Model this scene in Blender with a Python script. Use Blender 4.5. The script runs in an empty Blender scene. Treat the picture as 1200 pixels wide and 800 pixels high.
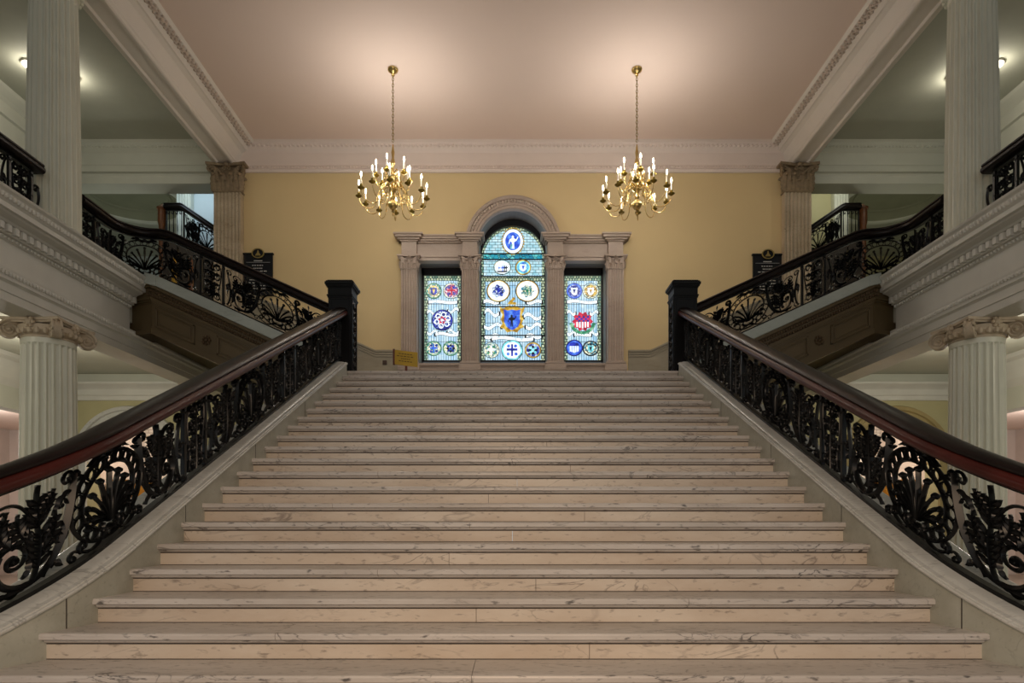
import bpy, bmesh, math, random
from mathutils import Vector
PI = math.pi
sin, cos = math.sin, math.cos
random.seed(7)
SC = bpy.context.scene
COL = SC.collection

# ------------------------------------------------------------------ measures
F = 763.0            # focal length in pixels of a 1200 wide frame
EYE = 1.536          # camera height
HZ = 606.0           # horizon row
RISE, RUN = 0.15, 0.33
Z2 = 5.25            # gallery floor
ZL = 3.75            # landing
ZC = 9.55            # ceiling
D = 14.0             # back wall
def AX(px, d): return (px - 599.5) * d / F
def AZ(py, d): return EYE + (HZ - py) * d / F
def lin(c): return tuple(((v/255)/12.92 if v/255 <= .04045 else ((v/255+.055)/1.055)**2.4) for v in c)

# ------------------------------------------------------------------ materials
MATS = {}
def new_mat(name):
    m = bpy.data.materials.new(name); m.use_nodes = True
    nt = m.node_tree
    return m, nt, nt.nodes['Principled BSDF']
def simple(name, rgb, rough=.5, metal=0, var=.06, scale=3.0, bump=0, spec=.5, coat=0):
    m, nt, b = new_mat(name)
    c = lin(rgb)
    tc = nt.nodes.new('ShaderNodeTexCoord')
    n = nt.nodes.new('ShaderNodeTexNoise'); n.inputs['Scale'].default_value = scale; n.inputs['Detail'].default_value = 5
    nt.links.new(tc.outputs['Object'], n.inputs['Vector'])
    r = nt.nodes.new('ShaderNodeValToRGB')
    r.color_ramp.elements[0].position = .3; r.color_ramp.elements[1].position = .7
    r.color_ramp.elements[0].color = (*[v*(1-var) for v in c], 1)
    r.color_ramp.elements[1].color = (*[min(1, v*(1+var)) for v in c], 1)
    nt.links.new(n.outputs['Fac'], r.inputs['Fac'])
    nt.links.new(r.outputs['Color'], b.inputs['Base Color'])
    b.inputs['Roughness'].default_value = rough; b.inputs['Metallic'].default_value = metal
    b.inputs['Specular IOR Level'].default_value = spec
    if coat: b.inputs['Coat Weight'].default_value = coat; b.inputs['Coat Roughness'].default_value = .15
    if bump:
        bp = nt.nodes.new('ShaderNodeBump'); bp.inputs['Strength'].default_value = bump; bp.inputs['Distance'].default_value = .02
        n2 = nt.nodes.new('ShaderNodeTexNoise'); n2.inputs['Scale'].default_value = scale*14
        nt.links.new(tc.outputs['Object'], n2.inputs['Vector'])
        nt.links.new(n2.outputs['Fac'], bp.inputs['Height']); nt.links.new(bp.outputs['Normal'], b.inputs['Normal'])
    MATS[name] = m; return m
def marble(name, base, vein, stain, rough=.3, vscale=1.1, vein_amt=.5):
    m, nt, b = new_mat(name); L = nt.links
    tc = nt.nodes.new('ShaderNodeTexCoord')
    mp = nt.nodes.new('ShaderNodeMapping'); mp.inputs['Scale'].default_value = (.55, 1.6, 1.6); mp.inputs['Rotation'].default_value = (.2, .35, .3)
    oi = nt.nodes.new('ShaderNodeObjectInfo')
    ad = nt.nodes.new('ShaderNodeVectorMath'); ad.operation = 'MULTIPLY_ADD'
    ad.inputs[1].default_value = (1, 1, 1)
    sc = nt.nodes.new('ShaderNodeVectorMath'); sc.operation = 'SCALE'; sc.inputs[0].default_value = (31, 17, 9)
    L.new(oi.outputs['Random'], sc.inputs['Scale'])
    L.new(tc.outputs['Object'], ad.inputs[0]); L.new(sc.outputs[0], ad.inputs[2])
    L.new(ad.outputs[0], mp.inputs['Vector'])
    n1 = nt.nodes.new('ShaderNodeTexNoise'); n1.inputs['Scale'].default_value = 1.7; n1.inputs['Detail'].default_value = 8; n1.inputs['Roughness'].default_value = .65
    L.new(mp.outputs[0], n1.inputs['Vector'])
    r1 = nt.nodes.new('ShaderNodeValToRGB'); r1.color_ramp.elements[0].position = .32; r1.color_ramp.elements[1].position = .68
    r1.color_ramp.elements[0].color = (*lin(stain), 1); r1.color_ramp.elements[1].color = (*lin(base), 1)
    L.new(n1.outputs['Fac'], r1.inputs['Fac'])
    n2 = nt.nodes.new('ShaderNodeTexNoise'); n2.inputs['Scale'].default_value = vscale*3; n2.inputs['Detail'].default_value = 10; n2.inputs['Distortion'].default_value = 1.4
    L.new(mp.outputs[0], n2.inputs['Vector'])
    r2 = nt.nodes.new('ShaderNodeValToRGB'); e = r2.color_ramp.elements
    e[0].position = .48; e[0].color = (0, 0, 0, 1); e[1].position = .5; e[1].color = (1, 1, 1, 1)
    x = e.new(.518); x.color = (0, 0, 0, 1)
    L.new(n2.outputs['Fac'], r2.inputs['Fac'])
    n3 = nt.nodes.new('ShaderNodeTexNoise'); n3.inputs['Scale'].default_value = 2.3; L.new(mp.outputs[0], n3.inputs['Vector'])
    r3 = nt.nodes.new('ShaderNodeValToRGB'); r3.color_ramp.elements[0].position = .45; r3.color_ramp.elements[1].position = .68; L.new(n3.outputs['Fac'], r3.inputs['Fac'])
    n4 = nt.nodes.new('ShaderNodeTexNoise'); n4.inputs['Scale'].default_value = 26; n4.inputs['Detail'].default_value = 6; L.new(mp.outputs[0], n4.inputs['Vector'])
    r4 = nt.nodes.new('ShaderNodeValToRGB'); r4.color_ramp.elements[0].position = .60; r4.color_ramp.elements[1].position = .72; L.new(n4.outputs['Fac'], r4.inputs['Fac'])
    m0 = nt.nodes.new('ShaderNodeMath'); m0.operation = 'MULTIPLY'; L.new(r2.outputs['Color'], m0.inputs[0]); L.new(r3.outputs['Color'], m0.inputs[1])
    m4 = nt.nodes.new('ShaderNodeMath'); m4.operation = 'MULTIPLY'; m4.inputs[1].default_value = .75; L.new(r4.outputs['Color'], m4.inputs[0])
    mu = nt.nodes.new('ShaderNodeMath'); mu.operation = 'MAXIMUM'; L.new(m0.outputs[0], mu.inputs[0]); L.new(m4.outputs[0], mu.inputs[1])
    mv = nt.nodes.new('ShaderNodeMath'); mv.operation = 'MULTIPLY'; mv.inputs[1].default_value = vein_amt*1.6; L.new(mu.outputs[0], mv.inputs[0])
    mx = nt.nodes.new('ShaderNodeMix'); mx.data_type = 'RGBA'
    L.new(mv.outputs[0], mx.inputs['Factor']); L.new(r1.outputs['Color'], mx.inputs['A']); mx.inputs['B'].default_value = (*lin(vein), 1)
    L.new(mx.outputs['Result'], b.inputs['Base Color'])
    b.inputs['Roughness'].default_value = rough
    MATS[name] = m; return m
GLOW = 1.0
def glass(name, rgb, strength=1.0, kind=None, rgb2=None, rgb3=None, scale=1.0):
    """leaded stained glass lit by the daylight behind it"""
    m, nt, b = new_mat(name); L = nt.links
    b.inputs['Roughness'].default_value = .25
    c = lin(rgb); c2 = lin(rgb2 or [v*.7 for v in rgb]); c3 = lin(rgb3 or [min(255, v*1.25) for v in rgb])
    tc = nt.nodes.new('ShaderNodeTexCoord')
    sp = nt.nodes.new('ShaderNodeSeparateXYZ'); L.new(tc.outputs['Object'], sp.inputs[0])
    cb = nt.nodes.new('ShaderNodeCombineXYZ'); L.new(sp.outputs['X'], cb.inputs['X']); L.new(sp.outputs['Z'], cb.inputs['Y'])
    n = nt.nodes.new('ShaderNodeTexNoise'); n.inputs['Scale'].default_value = 9*scale; n.inputs['Detail'].default_value = 3
    L.new(cb.outputs[0], n.inputs['Vector'])
    r = nt.nodes.new('ShaderNodeValToRGB'); e = r.color_ramp.elements
    e[0].position = .36; e[0].color = (*c2, 1); e[1].position = .64; e[1].color = (*c3, 1); k = e.new(.5); k.color = (*c, 1)
    L.new(n.outputs['Fac'], r.inputs['Fac'])
    out = r.outputs['Color']
    if kind in ('brick', 'stripe', 'cell', 'tile'):
        if kind == 'cell':
            t = nt.nodes.new('ShaderNodeTexVoronoi'); t.feature = 'DISTANCE_TO_EDGE'; t.inputs['Scale'].default_value = 14*scale
            L.new(cb.outputs[0], t.inputs['Vector'])
            q = nt.nodes.new('ShaderNodeMath'); q.operation = 'LESS_THAN'; q.inputs[1].default_value = .045; L.new(t.outputs['Distance'], q.inputs[0]); f = q.outputs[0]
            t2 = nt.nodes.new('ShaderNodeTexVoronoi'); t2.inputs['Scale'].default_value = 14*scale; L.new(cb.outputs[0], t2.inputs['Vector'])
            hs = nt.nodes.new('ShaderNodeSeparateColor'); L.new(t2.outputs['Color'], hs.inputs[0])
            L.new(hs.outputs['Red'], r.inputs['Fac']); e[0].position = .2; k.position = .5; e[2].position = .8
        else:
            t = nt.nodes.new('ShaderNodeTexBrick'); t.inputs['Scale'].default_value = 1
            if kind == 'brick': t.inputs['Brick Width'].default_value = .13; t.inputs['Row Height'].default_value = .062
            elif kind == 'tile': t.inputs['Brick Width'].default_value = .062; t.inputs['Row Height'].default_value = .062; t.offset = .5
            else: t.inputs['Brick Width'].default_value = .055; t.inputs['Row Height'].default_value = .42; t.offset = .0
            t.inputs['Mortar Size'].default_value = .008 if kind == 'tile' else .0045; t.inputs['Mortar Smooth'].default_value = 0; t.inputs['Bias'].default_value = .15
            t.inputs['Color1'].default_value = (*c, 1); t.inputs['Color2'].default_value = (*c3, 1); t.inputs['Mortar'].default_value = (0, 0, 0, 1)
            L.new(cb.outputs[0], t.inputs['Vector']); f = t.outputs['Fac']
            mm = nt.nodes.new('ShaderNodeMix'); mm.data_type = 'RGBA'; mm.inputs['Factor'].default_value = .5
            L.new(out, mm.inputs['A']); L.new(t.outputs['Color'], mm.inputs['B']); out = mm.outputs['Result']
        mx = nt.nodes.new('ShaderNodeMix'); mx.data_type = 'RGBA'; L.new(f, mx.inputs['Factor']); L.new(out, mx.inputs['A']); mx.inputs['B'].default_value = (.012, .02, .025, 1)
        out = mx.outputs['Result']
    L.new(out, b.inputs['Emission Color']); b.inputs['Emission Strength'].default_value = strength*GLOW
    b.inputs['Base Color'].default_value = (.02, .02, .02, 1)
    MATS[name] = m; return m
def emit(name, rgb, strength):
    m, nt, b = new_mat(name)
    b.inputs['Emission Color'].default_value = (*lin(rgb), 1); b.inputs['Emission Strength'].default_value = strength
    b.inputs['Base Color'].default_value = (.8, .8, .8, 1)
    MATS[name] = m; return m

simple('wall_yellow', (216, 194, 146), .75, var=.03, scale=.8)
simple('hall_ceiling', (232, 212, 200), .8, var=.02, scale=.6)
simple('hall_plaster', (228, 214, 204), .7, var=.02)
simple('beam_plaster', (222, 215, 206), .65, var=.02)
simple('sand_arch', (158, 142, 96), .6, var=.1)
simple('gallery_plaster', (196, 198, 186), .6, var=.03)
simple('gallery_ceiling', (178, 180, 166), .7, var=.03)  # greyer and darker than hall ceiling: mostly dimmer, cooler light put into colour
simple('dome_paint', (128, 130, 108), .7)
simple('white_paint', (208, 208, 202), .5, var=.04)
simple('column_paint', (212, 214, 200), .32, var=.04)
simple('capital_stone', (186, 172, 150), .6, var=.16, scale=9, bump=.3)
simple('carved_stone', (140, 122, 96), .65, var=.22, scale=14, bump=.4)
simple('ornament', (204, 188, 174), .65, var=.22, scale=18, bump=.3)
simple('green_wall', (180, 174, 134), .7, var=.03)
simple('pink_wall', (206, 194, 186), .7, var=.04)
simple('blue_wall', (196, 206, 208), .7, var=.04)  # left far walls: blue of the daylight partly put into their colour
simple('iron', (14, 15, 16), .34, metal=.15, spec=.35, var=.3, scale=6)
simple('newel_iron', (12, 12, 13), .4, metal=.0, spec=.22, var=.2, scale=4)
simple('mahogany', (66, 25, 22), .3, var=.28, scale=5, spec=.3)
simple('dark_rail', (20, 12, 12), .36, var=.28, scale=5, spec=.25)
simple('brown_panel', (86, 72, 46), .5, var=.08, scale=4)
simple('brown_carved', (80, 63, 40), .6, var=.22, scale=18, bump=.4)
simple('brass', (216, 188, 122), .25, metal=1, var=.12, scale=8)
simple('dark_brass', (150, 128, 62), .3, metal=1, var=.12, scale=8)
simple('candle_white', (240, 230, 210), .5)
simple('black_frame', (22, 20, 26), .4)
simple('plaque_black', (20, 22, 30), .25, var=.2)
simple('plaque_gold', (168, 146, 84), .4, metal=.6)
simple('plaque_text', (176, 176, 172), .5)
simple('sign_gold', (196, 160, 44), .4, var=.08, metal=.2)
simple('sign_wood', (110, 52, 26), .4, var=.2)
simple('sign_ink', (92, 70, 16), .6)
simple('outlet_brown', (70, 50, 38), .5)
simple('desk_wood', (206, 140, 40), .4, var=.15)
simple('post_wood', (104, 60, 27), .35, var=.25, scale=9)
simple('flag_gold', (190, 150, 40), .6, var=.2)
simple('lead', (18, 26, 30), .5)
simple('floor_stone', (150, 138, 124), .3, var=.1)
simple('lamp_rim', (190, 185, 170), .3, metal=.8)
simple('nosing_shade_dirt', (62, 54, 48), .8)
simple('dark_door', (42, 30, 24), .4)
marble('riser_marble', (218, 206, 190), (116, 102, 92), (194, 176, 156), .36, 1.0, .5)
marble('tread_marble', (208, 202, 196), (66, 62, 60), (180, 172, 164), .34, 1.5, .7)
marble('curb_marble', (184, 186, 176), (130, 130, 122), (160, 160, 148), .34, .9, .35)
marble('cap_marble', (206, 208, 204), (132, 132, 130), (184, 184, 178), .3, 1.2, .5)
marble('stair_cap_marble', (176, 184, 178), (130, 136, 132), (156, 164, 158), .35, 1.0, .3)
marble('pilaster_marble', (196, 182, 158), (120, 104, 80), (168, 152, 126), .4, 1.2, .5)
marble('surround_stone', (188, 172, 158), (140, 122, 110), (170, 152, 138), .45, 1.2, .3)
marble('reveal_stone', (140, 136, 132), (100, 96, 94), (120, 116, 112), .5, 1.2, .3)
marble('dado_stone', (168, 160, 140), (124, 116, 98), (148, 140, 120), .4, 1.0, .3)
def tile_mat():
    m, nt, b = new_mat('white_tile')
    tc = nt.nodes.new('ShaderNodeTexCoord'); sp = nt.nodes.new('ShaderNodeSeparateXYZ'); cb = nt.nodes.new('ShaderNodeCombineXYZ')
    L = nt.links; L.new(tc.outputs['Object'], sp.inputs[0]); L.new(sp.outputs['X'], cb.inputs['X']); L.new(sp.outputs['Z'], cb.inputs['Y'])
    t = nt.nodes.new('ShaderNodeTexBrick'); t.inputs['Scale'].default_value = 1; t.inputs['Brick Width'].default_value = .2; t.inputs['Row Height'].default_value = .085; t.inputs['Mortar Size'].default_value = .007
    t.inputs['Color1'].default_value = (*lin((208, 202, 196)), 1); t.inputs['Color2'].default_value = (*lin((222, 218, 212)), 1); t.inputs['Mortar'].default_value = (*lin((140, 132, 126)), 1)
    L.new(cb.outputs[0], t.inputs['Vector']); L.new(t.outputs['Color'], b.inputs['Base Color']); b.inputs['Roughness'].default_value = .4
    MATS['white_tile'] = m
tile_mat()
emit('bulb', (255, 232, 196), 16)
emit('lamp_glass', (255, 244, 224), 6)

# ------------------------------------------------------------------ mesh builder
class MB:
    def __init__(s): s.v = []; s.f = []
    def add(s, verts, faces):
        o = len(s.v); s.v += [tuple(p) for p in verts]; s.f += [[i+o for i in f] for f in faces]; return s
    def box(s, x0, x1, y0, y1, z0, z1):
        v = [(x, y, z) for z in (z0, z1) for y in (y0, y1) for x in (x0, x1)]
        return s.add(v, [[0,2,3,1],[4,5,7,6],[0,1,5,4],[2,6,7,3],[0,4,6,2],[1,3,7,5]])
    def hexa(s, a, b):          # two matching quads
        return s.add(list(a)+list(b), [[3,2,1,0],[4,5,6,7],[0,1,5,4],[1,2,6,5],[2,3,7,6],[3,0,4,7]])
    def prism(s, poly, axis, a, b):
        def P(u, w, t): return (t, u, w) if axis == 'x' else ((u, t, w) if axis == 'y' else (u, w, t))
        n = len(poly)
        v = [P(u, w, a) for u, w in poly]+[P(u, w, b) for u, w in poly]
        return s.add(v, [list(range(n-1, -1, -1)), list(range(n, 2*n))]+[[i, (i+1) % n, n+(i+1) % n, n+i] for i in range(n)])
    def lathe(s, prof, c, n=16, cap=True):
        cx, cy, cz = c; v = []; f = []
        for r, z in prof:
            for i in range(n):
                a = 2*PI*i/n; v.append((cx+r*cos(a), cy+r*sin(a), cz+z))
        for k in range(len(prof)-1):
            for i in range(n): f.append([k*n+i, k*n+(i+1) % n, (k+1)*n+(i+1) % n, (k+1)*n+i])
        if cap: f.append(list(range(n-1, -1, -1))); f.append([(len(prof)-1)*n+i for i in range(n)])
        return s.add(v, f)
    def tube(s, pts, rad, n=6):
        pts = [Vector(p) for p in pts]; m = len(pts); v = []; f = []
        if not hasattr(rad, '__len__'): rad = [rad]*m
        for i, p in enumerate(pts):
            t = (pts[min(i+1, m-1)]-pts[max(i-1, 0)]).normalized()
            up = Vector((0, 0, 1)) if abs(t.z) < .95 else Vector((1, 0, 0))
            a = t.cross(up).normalized(); b = t.cross(a)
            for k in range(n):
                q = 2*PI*k/n; v.append(p+(a*cos(q)+b*sin(q))*rad[i])
        for i in range(m-1):
            for k in range(n): f.append([i*n+k, i*n+(k+1) % n, (i+1)*n+(k+1) % n, (i+1)*n+k])
        f.append(list(range(n-1, -1, -1))); f.append([(m-1)*n+k for k in range(n)])
        return s.add(v, f)
    def ball(s, c, r, n=8, sz=1.0, sx=1.0, sy=1.0):
        m = max(4, n//2); v = [(c[0], c[1], c[2]-r*sz)]; f = []
        for j in range(1, m):
            th = PI*j/m
            for i in range(n):
                a = 2*PI*i/n; v.append((c[0]+r*sx*sin(th)*cos(a), c[1]+r*sy*sin(th)*sin(a), c[2]-r*sz*cos(th)))
        v.append((c[0], c[1], c[2]+r*sz)); last = len(v)-1
        for i in range(n): f.append([0, 1+(i+1) % n, 1+i])
        for j in range(m-2):
            for i in range(n): f.append([1+j*n+i, 1+j*n+(i+1) % n, 1+(j+1)*n+(i+1) % n, 1+(j+1)*n+i])
        for i in range(n): f.append([1+(m-2)*n+i, 1+(m-2)*n+(i+1) % n, last])
        return s.add(v, f)
    def sweep(s, frames, prof, closed_ends=True):
        """frames: (point, side vector, up vector); prof: closed list of (a, b)"""
        n = len(prof); v = []; f = []
        for P, A, B in frames:
            for a, b in prof: v.append(P+A*a+B*b)
        m = len(frames)
        for i in range(m-1):
            for k in range(n): f.append([i*n+k, i*n+(k+1) % n, (i+1)*n+(k+1) % n, (i+1)*n+k])
        if closed_ends: f.append(list(range(n-1, -1, -1))); f.append([(m-1)*n+k for k in range(n)])
        return s.add(v, f)
    def build(s, name, mat, parent=None, smooth=False, bevel=0, sharp=35):
        me = bpy.data.meshes.new(name); me.from_pydata(s.v, [], s.f); me.validate()
        bm = bmesh.new(); bm.from_mesh(me)
        bmesh.ops.recalc_face_normals(bm, faces=bm.faces)
        if smooth:
            for f in bm.faces: f.smooth = True
            for e in bm.edges:
                if len(e.link_faces) == 2 and e.calc_face_angle(0) > math.radians(sharp): e.smooth = False
        bm.to_mesh(me); bm.free()
        me.materials.append(MATS[mat] if isinstance(mat, str) else mat)
        o = bpy.data.objects.new(name, me); COL.objects.link(o)
        if parent: o.parent = parent; o.matrix_parent_inverse = Matrix_inv(parent)
        if bevel:
            b = o.modifiers.new('bevel', 'BEVEL'); b.width = bevel; b.segments = 2; b.limit_method = 'ANGLE'
        return o
from mathutils import Matrix
def Matrix_inv(o):
    """parts are modelled in world space: undo the offset of the Empty they hang from"""
    return Matrix.Translation(o.location).inverted() if o.type == 'EMPTY' else Matrix.Identity(4)
def thing(name, label, cat, loc, group=None):
    o = bpy.data.objects.new(name, None); COL.objects.link(o); o.location = loc
    o['label'] = label; o['category'] = cat; o.empty_display_size = .1
    if group: o['group'] = group
    return o
def tag(o, label, cat, group=None):
    o['label'] = label; o['category'] = cat
    if group: o['group'] = group
    return o
def struct(mb, name, mat, label=None, parent=None, **k):
    o = mb.build(name, mat, parent, **k)
    if parent is None:
        o['kind'] = 'structure'
        if label: o['label'] = label
    return o
SIDES = ((-1, 'left'), (1, 'right'))

# ------------------------------------------------------------------ camera, world
cam = bpy.data.cameras.new('camera'); co = bpy.data.objects.new('camera', cam); COL.objects.link(co)
co.location = (-.012, 0, EYE); co.rotation_euler = (PI/2, 0, 0)
cam.sensor_width = 36; cam.lens = 36*F/1200; cam.shift_y = (HZ-400)/1200; cam.clip_start = .05
SC.camera = co
w = bpy.data.worlds.new('world'); SC.world = w; w.use_nodes = True
w.node_tree.nodes['Background'].inputs[0].default_value = (.9, .97, 1, 1)
w.node_tree.nodes['Background'].inputs[1].default_value = .37
vs = SC.view_settings; vs.view_transform = 'Standard'; vs.look = 'None'; vs.gamma = 1; vs.use_curve_mapping = False
vs.exposure = 0.5
SC.cycles.use_denoising = True
SC.cycles.max_bounces = 7; SC.cycles.diffuse_bounces = 4; SC.cycles.glossy_bounces = 3
SC.cycles.sample_clamp_indirect = 6
SC.cycles.caustics_reflective = False; SC.cycles.caustics_refractive = False
def lamp(name, kind, loc, energy, rgb, size=.2, rot=None, sy=None):
    l = bpy.data.lights.new(name, kind); l.energy = energy; l.color = lin(rgb)
    if kind == 'AREA':
        l.size = size
        if sy: l.shape = 'RECTANGLE'; l.size_y = sy
    else: l.shadow_soft_size = size
    o = bpy.data.objects.new(name, l); COL.objects.link(o); o.location = loc
    if rot: o.rotation_euler = rot
    return o

# ------------------------------------------------------------------ stair lines
def nose(d): return EYE - .186 + RISE*(d/RUN - 13.8)       # nosing line of the main flight
def half(d):                                               # inner half width of the main flight
    n = (4.224-d)/RUN
    return 2.493 + (.0275*n*n if n > 0 else 0)
def side_nose(x): return 3.9 + (RISE/RUN)*(x-2.77)         # nosing line of the side flights (x = |X|)

# ================================================================== GRAND STAIRCASE
st = thing('grand_staircase', 'broad pale marble staircase rising between the two iron balustrades to the landing', 'staircase', (0, 1.9, 0))
for k in range(-8, 17):
    y = (13.8+k)*RUN; z = EYE-.186+RISE*k
    yb = y+RUN+.05 if k < 16 else y+.6
    yr = y+.042
    # riser, in two or three slabs with fine joints
    cuts = sorted([-half(yr)-.05, half(yr)+.05]+[(-.55+1.35*((k*0.381) % 1)) * .9 + random.uniform(-.15, .15)])
    m = MB()
    for a, b in zip(cuts, cuts[1:]):
        m.box(a+.0015, b-.0015, yr, yr+.12, z-RISE-.002, z-.04)
    s = m.build('step', 'riser_marble', st)
    m = MB(); m.box(-half(yr), half(yr), yr-.003, yr+.02, z-RISE, z-RISE+.004); m.box(-half(yr), half(yr), yr-.002, yr+.02, z-.066, z-.06); m.build('joint_shade_line', 'nosing_shade_dirt', s)  # dark strips at riser foot and under cove: painted nosing shadow, some dirt
    wf, wb = half(y)+.004, half(min(yb, y+RUN))+.004
    c = random.uniform(-1.6, 1.6)
    t = MB()
    prof = [(0, -.034), (0, -.012), (.004, -.004), (.012, 0), (yb-y, 0), (yb-y, -.04), (.012, -.04), (.006, -.038)]
    for a0, a1, b0, b1 in ((-wf, c-.0012, -wb, c-.0012), (c+.0012, wf, c+.0012, wb)):
        n = len(prof); v = []
        for q in (0, 1):
            for dy, dz in prof:
                f = dy/(yb-y); v.append(((a0 if q == 0 else a1)*(1-f)+(b0 if q == 0 else b1)*f, y+dy, z+dz))
        t.add(v, [list(range(n)), list(range(2*n-1, n-1, -1))]+[[i, n+i, n+(i+1) % n, (i+1) % n] for i in range(n)])
        # cove moulding under the nosing
        t.prism([(y+.042, z-.04), (y+.02, z-.04), (y+.022, z-.05), (y+.032, z-.057), (y+.043, z-.06)], 'x', max(a0, -half(yr)), min(a1, half(yr)))
    t.build('tread', 'tread_marble', s)
m = MB(); m.box(-2.86, 2.86, 9.87+.5, D-.03, ZL-.45, ZL-.002); m.box(-2.86, 2.86, 9.87, 10.4, ZL-.45, ZL-.045)
m.build('landing', 'tread_marble', st)
for sx in (-1, 1):
    m = MB(); m.box(sx*2.5, sx*2.79, 9.79, D-.03, 0, ZL-.46); m.box(sx*2.5, sx*2.87, 9.79, 10.39, 0, ZL-.004); m.build('landing_wall', 'curb_marble', st)
for sx, side in SIDES:
    m = MB(); fr = []
    ds = [1.45+i*.11 for i in range(26)]+[4.4+i*.45 for i in range(13)]
    ds = [d for d in ds if d < 9.75]+[9.78]
    for d in ds:
        tx = (half(d+.01)-half(d-.01))/.02
        A = Vector((sx, -tx, 0)).normalized()*1.0
        fr.append((Vector((sx*half(d), d, 0)), Vector((sx, 0, 0)), d))
    v = []; f = []
    for P, A, d in fr:
        h = nose(d)+.12
        for a, z in ((0, -.0), (0, h), (.38, h), (.38, 0)): v.append((P.x+sx*a, d, max(z, 0)))
    for i in range(len(fr)-1):
        for k in range(4): f.append([i*4+k, i*4+(k+1) % 4, (i+1)*4+(k+1) % 4, (i+1)*4+k])
    f.append([0, 1, 2, 3]); f.append([(len(fr)-1)*4+k for k in range(4)])
    m.add(v, f); curb = m.build('curb', 'curb_marble', st)
    capf = [(Vector((sx*half(d), d, nose(d))), Vector((sx, 0, 0)), Vector((0, 0, 1))) for d in ds]
    prof = [(-.004, .106), (-.014, .11), (-.016, .12), (-.01, .128), (0, .13), (.004, .138), (.03, .142), (.036, .136), (.042, .142), (.075, .15), (.3, .15), (.38, .145), (.41, .13), (.4, .106)]
    MB().sweep(capf, prof).build('curb_cap', 'cap_marble', curb, smooth=True)
    # joint lines of the curb slabs
    for d in (3.72, 4.95, 6.3, 7.8):
        j = MB(); j.box(sx*half(d)-sx*.0015, sx*half(d)+sx*.02, d-.003, d+.003, nose(d)-.14, nose(d)+.105)
        j.build('joint_shade_line', 'dark_door', curb)

# ================================================================== IRONWORK
def arc(cx, cy, rx, ry, a0, a1, n=14):
    return [(cx+rx*cos(math.radians(a0+(a1-a0)*i/n)), cy+ry*sin(math.radians(a0+(a1-a0)*i/n))) for i in range(n+1)]
def spiral(cx, cy, r0, r1, a0, a1, n=22):
    out = []
    for i in range(n+1):
        t = i/n; r = r0*(1-t)+r1*t; a = math.radians(a0+(a1-a0)*t); out.append((cx+r*cos(a), cy+r*sin(a)))
    return out
def bez(p0, p1, p2, p3, n=12):
    out = []
    for i in range(n+1):
        t = i/n; a = (1-t)**3; b = 3*t*(1-t)**2; c = 3*t*t*(1-t); e = t**3
        out.append((a*p0[0]+b*p1[0]+c*p2[0]+e*p3[0], a*p0[1]+b*p1[1]+c*p2[1]+e*p3[1]))
    return out
def lobed(n, w, lobes=4, tip=.002):
    out = []
    for i in range(n+1):
        t = i/n; e = math.sin(PI*min(1, t*.86+.14))
        out.append(max(tip, w*e*(.5+.5*abs(sin(lobes*PI*t+.4))**.8)))
    return out
def mir(strokes): return [([(-u, v) for u, v in p], w, t) for p, w, t in strokes]
def leaf(p0, p1, p2, p3, w, lobes=4, t=.012, n=22):
    return (bez(p0, p1, p2, p3, n), lobed(n, w, lobes), t)
def frond(p0, p1, p2, p3, w, n=6, t=.012):
    """acanthus frond: a ridged spine with leaflets curling off both sides"""
    sp = bez(p0, p1, p2, p3, 24); out = [(sp, [.022*(1-.7*i/24) for i in range(25)], t)]
    L = sum(math.hypot(sp[i+1][0]-sp[i][0], sp[i+1][1]-sp[i][1]) for i in range(24))
    for k in range(n):
        i = int(3+k*20/n); a, b = sp[i], sp[i+1]; th = math.atan2(b[1]-a[1], b[0]-a[0]); q = i/24
        ln = w*.62*(1-.45*q)*(.75+.5*sin(PI*q))
        for sg in (-1, 1):
            d0 = th+sg*1.0; d1 = th+sg*.25
            c1 = (a[0]+ln*.5*cos(d0), a[1]+ln*.5*sin(d0)); c2 = (c1[0]+ln*.4*cos(d0), c1[1]+ln*.4*sin(d0)); e = (c2[0]+ln*.35*cos(d1), c2[1]+ln*.35*sin(d1))
            out.append((bez(a, c1, c2, e, 6), [.016, .026, .034, .036, .03, .018, .004], t*.8))
    out.append((bez(sp[-2], sp[-1], (sp[-1][0]*1.5-sp[-2][0]*.5, sp[-1][1]*1.5-sp[-2][1]*.5), (sp[-1][0]*2-sp[-2][0], sp[-1][1]*2-sp[-2][1]), 4), [.02, .026, .022, .012, .003], t))
    return out
def bar(p, w=.02, t=.012): return (p, w, t)
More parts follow.
